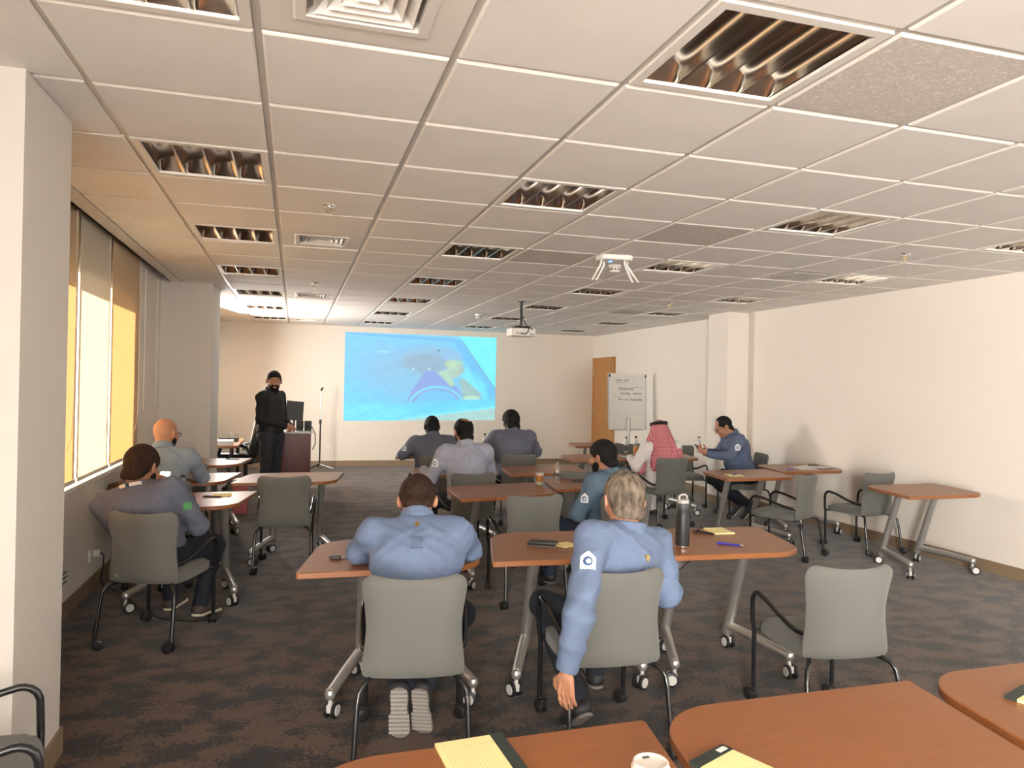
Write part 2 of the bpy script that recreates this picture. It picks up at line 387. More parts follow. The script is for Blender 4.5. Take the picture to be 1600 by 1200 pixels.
for i, q in enumerate(('first', 'second', 'third', 'fourth')):
    if i < 3: blind(-1.72+i*0.92, -1.72+i*0.92+0.90, '%s roller blind on the window behind the camera' % q, 'blind_cream', cord=False)
    if i < 3: blind(-5.38+i*1.0, -5.38+i*1.0+0.96, '%s roller blind on the rearmost window behind the camera' % q, 'blind_cream', cord=False)
    blind(9.75+i*0.9, 9.75+i*0.9+0.86, '%s roller blind on the window hidden beyond the far column' % q, 'blind_cream', cord=False)
for yy, z0 in ((7.62, 1.25), (8.22, 1.32), (8.28, 1.30)):
    c = MB().tube([(XL+0.02, yy, CE-0.02), (XL+0.02, yy+0.005, (CE+z0)/2), (XL+0.02, yy, z0)], 0.003, 5).build('blind_cord', 'white_plastic')
    tag(c, 'thin white blind cord hanging on the wall, %s' % {7.62: 'nearest the sunlit blind', 8.22: 'left of the pair by the far column', 8.28: 'closest to the far column'}[yy], 'cord')

# ---- ceiling: slab, hanging grid, tegular tiles
ceil = struct(slab('ceiling', XL, XR, YB, YF, CE+0.10, TOP, 'dark_gap'))
struct(slab('trim_1', -1.315, -1.205, 3.405, 8.56, CE-0.012, CE+0.012, 'white_paint'))
struct(slab('trim_2', -1.315, -1.300, 3.405, 8.56, CE-0.012, CE+0.10, 'white_paint'))
struct(slab('trim_3', XL, -1.205, 9.38, YF, CE-0.012, CE+0.010, 'white_paint'))
struct(slab('trim_4', XL, -1.205, YB, 2.865, CE-0.012, CE+0.010, 'white_paint'))
YROW0, NROW = -3, 20
lines_x = [GX0+G*i for i in range(0, 11)]
y_start = GY0+G*YROW0
for x in lines_x: MB().box((x, (y_start+YF)/2, CE+0.006), (0.024, YF-y_start, 0.012)).build('grid_bar', 'grid', ceil)
for j in range(YROW0, NROW):
    y = GY0+G*j
    if 2.8 < y < 3.45 or 8.5 < y < 9.4: xa = -0.9
    else: xa = -1.205
    MB().box(((xa+XR)/2, y, CE+0.0062), (XR-xa, 0.024, 0.011)).build('grid_bar', 'grid', ceil)
lights = [(i, j) for i in (0, 3, 6, 9) for j in (-1, 2, 5, 8, 11, 14, 17)]
vents = {(1, -1): 'white', (1, 5): 'white', (1, 11): 'white', (1, 17): 'white'}
rvents = [(8, 5), (8, 11)]
textured = [(4, -1), (5, 3), (4, 5)]
def tile_mesh(w, d, m):
    b = MB(); dp = 0.009; e = 0.0125; cfr = 0.007
    hw, hd = w/2-e, d/2-e
    def ring(i, z): return [(-hw+i, -hd+i, z), (hw-i, -hd+i, z), (hw-i, hd-i, z), (-hw+i, hd-i, z)]
    vs = ring(0, 0.012)+ring(0, -dp+cfr*0.5)+ring(cfr, -dp); fs = [(0, 1, 2, 3)]; ms = [0]
    for k in range(2):
        for i in range(4): fs.append((k*4+i, (k+1)*4+i, (k+1)*4+(i+1) % 4, k*4+(i+1) % 4)); ms.append(1)
    fs.append((8, 11, 10, 9)); ms.append(0)
    o = len(b.v); b.v += vs
    for f, m_ in zip(fs, ms): b.f.append(f); b.m.append(m_)
    me = b.mesh('tile', [m, 'tile_edge'], 20)
    return me
tm = tile_mesh(G, G, 'tile'); tt = tile_mesh(G, G, 'tile_textured')
part_w = GX0-(-1.205); tp = tile_mesh(part_w+0.012, G, 'tile')
ylast = GY0+G*19; tl = tile_mesh(G, YF-ylast+0.012, 'tile'); tpl = tile_mesh(part_w+0.012, YF-ylast+0.012, 'tile')
for j in range(YROW0, NROW):
    for i in range(-1, 11):
        if (i, j) in lights or (i, j) in vents or (i, j) in rvents: continue
        y0 = GY0+G*j; last = (j == 19)
        yc = y0+G/2 if not last else (y0+YF)/2+0.006
        if i == -1:
            if 2.6 < y0 < 3.41 or 8.3 < y0 < 9.3:      # tiles cut around the columns
                ya, yb = y0, y0+G
                if y0 < 4: ya, yb = (y0, 2.865) if y0 < 2.8 else (3.405, y0+G)
                else: ya, yb = (y0, 8.56) if y0 < 8.5 else (9.38, y0+G)
                if y0 < 4 and y0 < 2.8:
                    slab('tile', -1.19, GX0-0.013, ya+0.012, yb, CE-0.008, CE+0.01, 'tile', ceil); ya, yb = yb, y0+G
                if yb-ya > 0.05 and not (2.865 <= ya < 3.405 and yb <= 3.41):
                    slab('tile', (-1.19 if (ya >= 3.405 and yb < 8.57) or ya >= 9.38 else -0.88), GX0-0.013, ya, yb-0.012, CE-0.008, CE+0.01, 'tile', ceil)
                if 2.8 < y0+G and y0 < 3.41: slab('tile', -0.903, GX0-0.013, max(y0+0.012, 2.865), min(y0+G-0.012, 3.405), CE-0.0085, CE+0.01, 'tile', ceil)
                if 8.3 < y0: slab('tile', -0.883, GX0-0.013, max(y0+0.012, 8.56), min(y0+G-0.012, 9.38), CE-0.0085, CE+0.01, 'tile', ceil)
                continue
            place('tile', tpl if last else tp, ceil, (GX0-part_w/2, yc, CE))
        else:
            place('tile', tl if last else (tt if (i, j) in textured else tm), ceil, (GX0+G*(i+0.5), yc, CE))
struct(slab('trim_5', XL, XR, YB, y_start-0.012, CE-0.008, CE+0.01, 'tile'))

# ---- louvre lights (one cell each): frame, four curved reflector troughs, fins
def light_meshes():
    w = G-0.026; fr = 0.034; z = -0.004
    f = MB()
    for c, d in (((0, -w/2+fr/2, z), (w, fr, 0.012)), ((0, w/2-fr/2, z), (w, fr, 0.012)), ((-w/2+fr/2, 0, z), (fr, w-2*fr, 0.012)), ((w/2-fr/2, 0, z), (fr, w-2*fr, 0.012))): f.box(c, d)
    me_f = f.mesh('light_frame', 'white_paint')
    inn = w-2*fr; tw = inn/4
    def fn(u, v):
        a = PI*(u); return (-(tw/2-0.004)*math.cos(a), (v-0.5)*inn, 0.004+0.062*math.sin(a)**0.8)
    r = MB().grid(fn, 14, 1)
    # curved end plates
    for sgn in (-1, 1):
        def fe(u, v, sgn=sgn):
            a = PI*u; return (-(tw/2-0.004)*math.cos(a), sgn*(inn/2-0.05*(v)), 0.004+0.062*math.sin(a)**0.8*(v) - 0.002*(1-v))
        r.grid(fe, 14, 3)
    me_r = r.mesh('trough', 'reflector', 60)
    fi = MB().box((0, 0, 0.002), (0.007, inn, 0.012)); me_fin = fi.mesh('fin', 'reflector')
    tb = MB().tube([(0, -inn/2+0.02, 0.045), (0, inn/2-0.02, 0.045)], 0.011, 10); me_t = tb.mesh('lamp_tube', 'white_plastic')
    hs = MB().box((0, 0, 0.082), (w, w, 0.008)); me_h = hs.mesh('housing', 'white_paint')
    return me_f, me_r, me_fin, me_t, me_h, tw
LM = light_meshes()
rown = {0: 'in the row nearest the windows', 3: 'in the second row from the windows', 6: 'in the third row from the windows', 9: 'in the row nearest the right wall'}
ordn = ['first from the camera', 'second from the camera', 'third from the camera', 'fourth from the camera', 'fifth from the camera', 'sixth from the camera', 'last before the screen wall']
for i in (0, 3, 6, 9):
    for k, j in enumerate((-1, 2, 5, 8, 11, 14, 17)):
        if (i, j) in ((6, -1), (9, -1)): lab = 'recessed louvre ceiling light %s, above the camera' % rown[i]
        else: lab = 'recessed louvre ceiling light %s, %s' % (rown[i], ordn[k])
        t = thing('ceiling_light', lab, 'ceiling light', (GX0+G*(i+0.5), GY0+G*(j+0.5), CE), 0, 'recessed louvre ceiling lights')
        place('housing', LM[4], t); place('light_frame', LM[0], t)
        for q in range(4): place('trough', LM[1], t, ((q-1.5)*LM[5], 0, 0))
        for q in range(3): place('fin', LM[2], t, ((q-1)*LM[5], 0, 0))
# ---- supply vents with square cone louvres, return grilles
def vent(i, j, label):
    t = thing('air_vent', label, 'air vent', (GX0+G*(i+0.5), GY0+G*(j+0.5), CE), 0, 'square ceiling air vents')
    w = G-0.026
    b = MB(); n = 4
    def frame(bb, s0, s1, z0, z1):
        o = [(-s0, -s0, z0), (s0, -s0, z0), (s0, s0, z0), (-s0, s0, z0), (-s1, -s1, z1), (s1, -s1, z1), (s1, s1, z1), (-s1, s1, z1)]
        bb.add(o, [(k, (k+1) % 4, 4+(k+1) % 4, 4+k)[::-1] for k in range(4)])
    frame(b, w/2, w/2, 0.012, -0.004); frame(b, w/2, w/2-0.09, -0.004, -0.004); frame(b, w/2-0.09, w/2-0.096, -0.004, -0.010); frame(b, w/2-0.096, w/2-0.125, -0.010, -0.010); frame(b, w/2-0.125, w/2-0.13, -0.010, 0.05)
    b.build('vent_frame', 'white_paint', t)
    for k in range(4):
        s = w/2-0.145-k*0.036; c = MB(); frame(c, s, s-0.03, -0.008, 0.024); frame(c, s-0.03, s-0.031, 0.024, 0.026); c.build('vent_blade', 'white_paint', t)
    MB().box((0, 0, 0.055), (w*0.62, w*0.62, 0.006)).build('duct_back', 'dark_gap', t)
vent(1, -1, 'large square white air vent at the top of the picture'); vent(1, 5, 'square white air vent beside the third window-row light')
vent(1, 11, 'square white air vent in the middle distance, window side'); vent(1, 17, 'square white air vent close to the screen wall')
for (i, j), lab in zip(rvents, ('grey return grille nearer the camera, right side of ceiling', 'grey return grille farther off, right side of ceiling')):
    t = thing('return_grille', lab, 'air vent', (GX0+G*(i+0.5), GY0+G*(j+0.5), CE))
    w = G-0.026
    MB().box((0, 0, 0.0), (w, w, 0.010)).build('grille_frame', 'tile', t)
    for k in range(12): MB().box((0, -0.165+k*0.03, -0.010), (0.36, 0.017, 0.010)).build('slat', 'grey_vent', t)
    MB().box((0, 0, -0.006), (0.37, 0.37, 0.003)).build('grille_back', 'dark_grey', t)
# ---- sprinklers
def sprinkler(x, y, lab):
    t = thing('fire_sprinkler', lab, 'sprinkler', (x, y, CE-0.009), 0, 'ceiling sprinklers')
    MB().lathe([(0.0, 0), (0.038, -0.001), (0.036, -0.007), (0.012, -0.009), (0.012, -0.02)], 16).build('escutcheon', 'chrome', t)
    MB().tube([(0.012, 0, -0.018), (0.017, 0, -0.032), (0.006, 0, -0.048)], 0.003, 6).tube([(-0.012, 0, -0.018), (-0.017, 0, -0.032), (-0.006, 0, -0.048)], 0.003, 6).tube([(0, 0, -0.018), (0, 0, -0.05)], 0.003, 6).build('yoke', 'brass', t)
    MB().lathe([(0.004, -0.046), (0.022, -0.050), (0.022, -0.052), (0.0, -0.053)], 14).build('deflector', 'chrome', t)
for (i, j), lab in (((1, 3.563), 'sprinkler head nearest the camera, window side'), ((1, 9.5), 'sprinkler head in the middle distance, window side'), ((1, 15.5), 'sprinkler head near the screen wall, window side'), ((8, 3.5), 'sprinkler head nearest the camera, right side'), ((8, 9.5), 'sprinkler head in the middle distance, right side'), ((7.75, 15.5), 'sprinkler head near the screen wall, right side')):
    sprinkler(GX0+G*(i+0.5), GY0+G*j, lab)
# ---- smoke detectors
def smoke(x, y, lab):
    t = thing('smoke_detector', lab, 'smoke detector', (x, y, CE-0.009))
    MB().lathe([(0, 0), (0.056, 0), (0.056, -0.012), (0.048, -0.02)], 22).build('detector_base', 'white_plastic', t)
    b = MB().lathe([(0.044, -0.02), (0.046, -0.05), (0.036, -0.062), (0, -0.064)], 22).build('detector_body', 'white_plastic', t)
    for k in range(10):
        a = 2*PI*k/10; MB().box((0.0452*math.cos(a), 0.0452*math.sin(a), -0.038), (0.004, 0.017, 0.012), a).build('vent_slot', 'dark_grey', t)
smoke(2.60, 5.74, 'white smoke detector hanging just below the antenna router'); smoke(2.571, 10.467, 'white smoke detector far off, left of the projector')
# ---- wireless router on the ceiling with four antennas
t = thing('wireless_router', 'white ceiling router with four drooping antennas and a blue light', 'router', (2.42, 5.36, CE-0.009), rad(-8))
MB().prism(round_poly([(-0.125, -0.10, .04), (0.125, -0.10, .04), (0.15, 0.0, .05), (0.125, 0.10, .04), (-0.125, 0.10, .04), (-0.15, 0, .05)], 6), -0.038, 0.0, 0.008).build('router_body', 'white_plastic', t)
for x, y, dx, dy, ln in ((-0.12, -0.05, -0.085, -0.05, 0.14), (-0.07, 0.05, -0.05, 0.04, 0.11), (0.07, -0.06, 0.045, -0.07, 0.15), (0.12, 0.03, 0.10, 0.02, 0.12)):
    b = MB().tube([(x, y, -0.036), (x, y, -0.07)], 0.008, 8)
    b.tube([(x, y, -0.066), (x+dx*0.5, y+dy*0.5, -0.07-ln*0.5), (x+dx, y+dy, -0.07-ln)], [0.009, 0.008, 0.006], 8); b.build('antenna', 'white_plastic', t)
emis('blue_led', (0.10, 0.25, 1.0), 1.2)
MB().lathe([(0, -0.0375), (0.016, -0.0375), (0.016, -0.045), (0, -0.046)], 14, c=(-0.03, 0.0, 0)).build('status_light', 'blue_led', t)
# ---- door in the right wall
dr = struct(MB().box((XR-0.006, 13.33, 1.05), (0.03, 0.93, 2.10)).build('door_1', 'door_wood'))
b = MB()
for c, d in (((XR-0.012, 12.835, 1.065), (0.05, 0.055, 2.13)), ((XR-0.012, 13.822, 1.065), (0.05, 0.055, 2.13)), ((XR-0.012, 13.33, 2.125), (0.05, 1.04, 0.05))): b.box(c, d)
b.build('door_frame', 'door_wood', dr)
MB().tube([(XR-0.02, 12.93, 1.0), (XR-0.075, 12.93, 1.0), (XR-0.075, 13.05, 1.0)], 0.011, 8).build('door_handle', 'chrome', dr)
for z in (0.3, 1.1, 1.85): MB().tube([(XR-0.026, 13.79, z-0.05), (XR-0.026, 13.79, z+0.05)], 0.008, 8).build('hinge', 'silver', dr)
# ---- sockets on the left wall and the low grille
t = thing('wall_socket', 'white double wall socket low on the window wall with plug', 'socket', (XL, 5.95, 0.27))
MB().box((0.006, 0, 0), (0.012, 0.15, 0.088)).build('socket_plate', 'white_plastic', t)
MB().box((0.032, 0.03, 0), (0.04, 0.045, 0.045)).build('plug', 'white_plastic', t)
MB().tube([(0.052, 0.03, 0), (0.075, 0.03, -0.02), (0.07, 0.04, -0.12), (0.05, 0.06, -0.2), (0.06, 0.1, -0.262)], 0.005, 6).build('cable', 'black_plastic', t)
t = thing('wall_outlet_box', 'white slotted outlet box on window wall beside the near column', 'socket', (XL, 5.20, 0.285))
MB().box((0.014, 0, 0), (0.028, 0.12, 0.15)).build('outlet_cover', 'white_plastic', t)
for k in range(3): MB().box((0.029, 0, -0.03+k*0.03), (0.004, 0.09, 0.008)).build('slot', 'dark_grey', t)
t = thing('wall_socket', 'small white wall socket under the screen near the microphone stand', 'socket', (0.62, YF, 0.36))
MB().box((0, -0.006, 0), (0.15, 0.012, 0.088)).build('socket_plate', 'white_plastic', t)

# ---- projected picture on the front wall
def picture():
    nx, ny = 300, 168
    u, v = np.meshgrid(np.linspace(0, 1, nx+1), np.linspace(0, 1, ny+1))      # v up
    V = 1-v
    def sm(d, w=0.01): return np.clip(0.5-d/w, 0, 1)
    img = np.zeros(u.shape+(3,)); img[...] = (0.20, 0.58, 0.93)
    n = sum(np.sin(u*a+V*b+c)*k for a, b, c, k in ((23, 41, 1, .3), (57, -31, 2, .25), (91, 77, 4, .2), (-140, 63, 5, .15), (210, 150, 3, .1)))
    def mix(mask, col):
        img[...] = img*(1-mask[..., None])+np.array(col)*mask[..., None]
    mix(sm(V-0.25, 0.5)*0.30, (0.36, 0.66, 0.98))
    mix(sm(u-0.22, 0.35)*sm(0.40-V, 0.3)*0.55*(0.7+0.6*n), (0.14, 0.66, 0.98))
    def poly(pts, w=0.012):
        d = np.full(u.shape, -9.0); m = len(pts)
        for i in range(m):
            (x0, y0), (x1, y1) = pts[i], pts[(i+1) % m]
            ex, ey = x1-x0, y1-y0; L = math.hypot(ex, ey)*1.0
            d = np.maximum(d, ((u-x0)*ey-(V-y0)*ex)/L)
        return sm(d, w)
    def ellm(cx, cy, rx, ry, w=0.15): return sm(np.sqrt(((u-cx)/rx)**2+((V-cy)/ry)**2)-1, w)
    # dim cabin interior
    mix(ellm(0.42, 0.42, 0.34, 0.26, 0.9)*0.62, (0.36, 0.50, 0.68))
    mix(ellm(0.56, 0.30, 0.20, 0.17, 0.6)*0.55, (0.40, 0.47, 0.60))
    # head rest and seat
    mix(ellm(0.52, 0.33, 0.145, 0.115, 0.25)*0.6, (0.33, 0.40, 0.52))
    mix(ellm(0.40, 0.62, 0.10, 0.22, 0.5)*0.5, (0.28, 0.56, 0.80))
    # pillar, roof line and bright sky to the right
    mix(poly([(0.0, 0.0), (0.70, 0.035), (0.76, 0.09), (0.30, 0.045), (0.0, 0.03)])*0.7, (0.16, 0.44, 0.82))
    mix(poly([(0.72, -0.05), (1.05, -0.05), (1.05, 0.70), (0.99, 0.62)][::1])*0.95, (0.22, 0.86, 0.93))
    mix(poly([(0.70, 0.05), (0.755, 0.04), (1.03, 0.70), (0.93, 0.78)], 0.02)*0.9, (0.17, 0.52, 0.93))
    mix(poly([(0.86, 0.46), (0.93, 0.58), (0.95, 0.82), (0.91, 0.72)], 0.04)*0.9, (0.20, 0.82, 0.95))
    mix(poly([(0.755, 0.045), (0.765, 0.045), (1.01, 0.64), (1.0, 0.66)], 0.006)*0.6, (0.22, 0.34, 0.50))
    # window opening beyond the face
    mix(poly([(0.80, 0.34), (0.93, 0.72), (0.78, 0.56), (0.76, 0.46)], 0.03)*0.85, (0.22, 0.80, 0.92))
    # driver: shirt, neck, face, cap of hair, arm and hand
    mix(poly([(0.52, 0.42), (0.575, 0.42), (0.74, 0.62), (0.775, 0.72), (0.76, 0.80), (0.40, 0.80), (0.43, 0.66)], 0.015), (0.30, 0.36, 0.74))
    mix(poly([(0.60, 0.43), (0.68, 0.40), (0.72, 0.58), (0.69, 0.60)], 0.02), (0.52, 0.66, 0.50))
    mix(ellm(0.715, 0.37, 0.055, 0.125, 0.12), (0.50, 0.58, 0.50))
    mix(ellm(0.700, 0.33, 0.030, 0.06, 0.5)*0.6, (0.62, 0.76, 0.48))
    mix(ellm(0.765, 0.405, 0.020, 0.035, 0.3)*0.8, (0.40, 0.50, 0.46))
    mix(ellm(0.695, 0.235, 0.075, 0.055, 0.25)*0.85, (0.33, 0.52, 0.78))
    mix(poly([(0.735, 0.285), (0.785, 0.30), (0.78, 0.325), (0.735, 0.315)], 0.01)*0.8, (0.34, 0.72, 0.66))
    mix(ellm(0.66, 0.33, 0.012, 0.035, 0.4)*0.7, (0.58, 0.62, 0.44))
    mix(poly([(0.745, 0.52), (0.78, 0.50), (0.90, 0.68), (0.90, 0.78), (0.775, 0.74)], 0.02), (0.38, 0.52, 0.52))
    mix(ellm(0.835, 0.755, 0.06, 0.05, 0.25), (0.60, 0.74, 0.55))
    for k in range(4): mix(ellm(0.80+k*0.027, 0.79, 0.010, 0.03, 0.5)*0.6, (0.42, 0.55, 0.46))
    # steering wheel and dashboard
    rr = np.sqrt(((u-0.60)/0.185)**2+((V-0.86)/0.255)**2)
    mix(sm(np.abs(rr-1)-0.045, 0.03)*sm(V-0.80, 0.02), (0.22, 0.70, 0.93))
    mix(sm(np.abs(rr-0.90)-0.03, 0.03)*sm(V-0.78, 0.02)*0.6, (0.32, 0.42, 0.62))
    mix(sm(0.78-V+0.03*np.sin(u*5+0.3), 0.03), (0.16, 0.66, 0.97)); mix(sm(rr-0.86, 0.03)*0.7, (0.16, 0.62, 0.95))
    mix(sm(0.86-V-0.05*np.sin(u*9), 0.06)*0.35*(1+n), (0.24, 0.82, 0.98))
    # pale ground to the lower right, tiny signs
    mix(poly([(0.36, 0.985), (1.02, 0.84), (1.02, 1.05), (0.3, 1.05)], 0.02)*0.92, (0.50, 0.62, 0.58))
    mix(poly([(0.36, 0.985), (1.02, 0.82), (1.02, 0.85), (0.36, 1.0)], 0.02)*0.7, (0.25, 0.86, 0.95))
    mix(ellm(0.605, 0.165, 0.010, 0.028, 0.3)*0.8, (0.13, 0.30, 0.45)); mix(ellm(0.605, 0.150, 0.006, 0.010, 0.4), (0.3, 0.85, 0.95))
    mix(sm(np.abs(V-0.21)-0.006, 0.008)*sm(np.abs(u-0.25)-0.035, 0.01)*0.8, (0.55, 0.90, 1.0))
    mix(ellm(0.225, 0.12, 0.012, 0.05, 0.6)*0.4, (0.45, 0.45, 0.65))
    for cx in (0.44, 0.545): mix(ellm(cx, 0.40, 0.006, 0.010, 0.4), (0.85, 0.95, 1.0))
    for k in range(5): mix(sm(np.abs(V-(0.06+k*0.085))-0.002, 0.006)*sm(0.86+k*0.03-u, 0.02)*0.35, (0.15, 0.62, 0.80))
    img *= (1+0.05*n)[..., None]
    img = np.clip(img*np.array([0.80, 1.0, 1.0]), 0.02, 1)
    X0, X1, Z0, Z1 = 0.862, 3.770, 0.850, 2.492
    P = np.stack([X0+(X1-X0)*u+0.0*V, np.zeros_like(u), Z0+(Z1-Z0)*v+(1-v)*0.030*(u-0.3)], -1).reshape(-1, 3)
    idx = np.arange((nx+1)*(ny+1)).reshape(ny+1, nx+1)
    F = np.stack([idx[:-1, :-1], idx[:-1, 1:], idx[1:, 1:], idx[1:, :-1]], -1).reshape(-1, 4)
    me = bpy.data.meshes.new('projected_picture'); me.from_pydata(P.tolist(), [], F.tolist()); me.update()
    ca = me.color_attributes.new('picture', 'FLOAT_COLOR', 'POINT')
    ca.data.foreach_set('color', np.concatenate([img.reshape(-1, 3), np.ones((P.shape[0], 1))], 1).astype(np.float32).ravel())
    m = bpy.data.materials.new('projected_light'); m.use_nodes = True; b = m.node_tree.nodes['Principled BSDF']
    vc = m.node_tree.nodes.new('ShaderNodeVertexColor'); vc.layer_name = 'picture'
    b.inputs['Base Color'].default_value = (0.06, 0.06, 0.06, 1)
    m.node_tree.links.new(vc.outputs['Color'], b.inputs['Emission Color']); b.inputs['Emission Strength'].default_value = 0.44
    me.materials.append(m)
    o = bpy.data.objects.new('projected_picture', me); COL.objects.link(o); o.location = (0, YF-0.004, 0)
    tag(o, 'bright blue projected picture of a driver at the wheel on front wall', 'projection')
picture()
# ------------------------------------------------------------------ tables
TZ = 0.715
def caster_mesh(r=0.036, w=0.05, name='caster', hub=True):
    b = MB(); X = Matrix.Rotation(PI/2, 4, 'Y')
    for s in (-1, 1):
        b.lathe([(0.0, -0.009), (r*0.80, -0.009), (r, -0.006), (r, 0.006), (r*0.78, 0.009), (r*0.70, 0.0095), (0, 0.0095)], 18, (s*w*0.34, 0.018, r), X, 0)
        if hub: b.lathe([(0.0, -0.001), (r*0.68, -0.001), (r*0.66, 0.0018), (0, 0.002)], 16, (s*(w*0.34+0.0105), 0.018, r), X if s > 0 else Matrix.Rotation(-PI/2, 4, 'Y'), 1)
    b.box((0, 0.010, r+0.012), (w*0.42, 0.045, 0.035), mi=2); b.tube([(0, 0, r+0.02), (0, 0, 2*r+0.022)], 0.0095, 8, 2)
    return b.mesh(name, ['black_plastic', 'hub', 'hub' if hub else 'black_plastic'])
CASTER_T = caster_mesh(0.038, 0.056)
CASTER_C = caster_mesh(0.030, 0.044, 'caster', False)
def table_meshes():
    W, D, k = 0.83, 0.67, 0.17; s = k*D/2
    pts = round_poly([(-W/2-s, -D/2, 0.012), (W/2-s, -D/2, 0.20), (W/2+s, D/2, 0.012), (-W/2+s, D/2, 0.20)], 10)
    top = MB().prism(pts, TZ-0.028, TZ, 0.003).mesh('tabletop', 'table_laminate')
    out = []
    for sx, xb, xe in ((-1, -0.15, -0.31), (1, 0.26, 0.36)):
        post = MB().tube([(xb, 0.30, 0.085), (xb, 0.30-0.012, 0.12), (xb, 0.10, TZ-0.045)], [0.028, 0.030, 0.030], 14).mesh('post', 'silver')
        d = Vector((xe-xb, -0.19-0.285, 0)).normalized()
        bar = MB().tube([(xb, 0.285, 0.135), (xb+d.x*0.25, 0.285+d.y*0.25, 0.130), (xe, -0.19, 0.118)], [0.028, 0.027, 0.025], 14)
        bar.lathe([(0.0, -0.026), (0.018, -0.022), (0.025, -0.010), (0.026, 0.006), (0.020, 0.020), (0, 0.026)], 14, (xe, -0.19, 0.116)); bar = bar.mesh('foot_bar', 'silver')
        br = MB().prism(round_poly([(xb-0.05, -0.02, .01), (xb+0.05, -0.02, .01), (xb+0.05, 0.22, .01), (xb-0.05, 0.22, .01)], 3), TZ-0.056, TZ-0.028).mesh('bracket', 'black_plastic')
        out.append((post, bar, br, xb, xe))
    return top, out
TOPM, LEGM = table_meshes()
def table(x, y, deg, label, seed=0):
    t = thing('training_table', label, 'table', (x, y, 0), rad(deg), 'wheeled training tables')
    place('tabletop', TOPM, t)
    for n, (post, bar, br, xb, xe) in enumerate(LEGM):
        p = place('post', post, t); place('caster', CASTER_T, p, (xb, 0.30, 0), rad(40+70*n+seed*37))
        f = place('foot_bar', bar, t); place('caster', CASTER_T, f, (xe, -0.19, 0), rad(-30+100*n+seed*53))
        place('bracket', br, t)
    return t
TABLES = {
 'L': (0.497, 3.63, -2, 'table the man in light blue leans on, with keys lying on it'),
 'A1': (1.405, 3.640, -4, 'table with a phone lying on a small yellow note pad'),
 'A2': (2.250, 3.575, -4, 'table with the tall black drinking bottle and a blue pen'),
 'C': (1.588, 5.63, 9, 'table with an iced coffee cup near its rounded end'),
 'C2': (2.515, 5.93, 0, 'table in front of the man in blue jeans, clear water bottle on it'),
 'B0': (1.50, 6.97, 3, 'table in front of the balding man in pale shirt'),
 'B': (2.42, 6.98, 3, 'empty table behind the iced coffee, at the heavy man’s chair back'),
 'P4': (1.573, 8.66, 0, 'front table lit blue by the screen, phone lying on its corner'),
 'P6': (2.47, 8.68, 0, 'front table before the broad man with black hair'),
 'D': (4.376, 6.357, 2, 'table with a yellow note pad and pen before the glasses man'),
 'R1': (5.283, 5.10, 0, 'bare table pushed against the right wall, nearest the camera'),
 'R2': (5.335, 6.80, 0, 'table against the right wall holding papers and a pen'),
 'LT3': (-0.02, 6.66, 0, 'bare table behind the empty chair at left, toward the presenter'),
 'LT1': (-0.735, 5.52, 0, 'table by the window with a yellow pad, beside the phone man'),
 'LT2': (-0.925, 6.72, 0, 'table by the window in front of the bald man'),
 'LT0': (-0.905, 8.03, 0, 'table by the far column with a dark pen on it'),
 'G1': (3.50, 8.16, 0, 'table with water bottles at the left of the headscarf man'),
 'G2': (4.38, 8.14, 0, 'table shared by the headscarf man and the glasses man'),
 'FAR': (4.29, 9.97, 0, 'bare table in front of the flip chart'),
 'T1': (0.395, 1.325, 1, 'foreground table at bottom centre with legal pad and cup'),
 'T2': (1.262, 1.375, 0, 'foreground table right of centre with a dark-bound legal pad'),
 'T3': (2.135, 1.40, 0, 'foreground table at the bottom right corner'),
}
for n, (k, a) in enumerate(TABLES.items()): table(*a, seed=n)

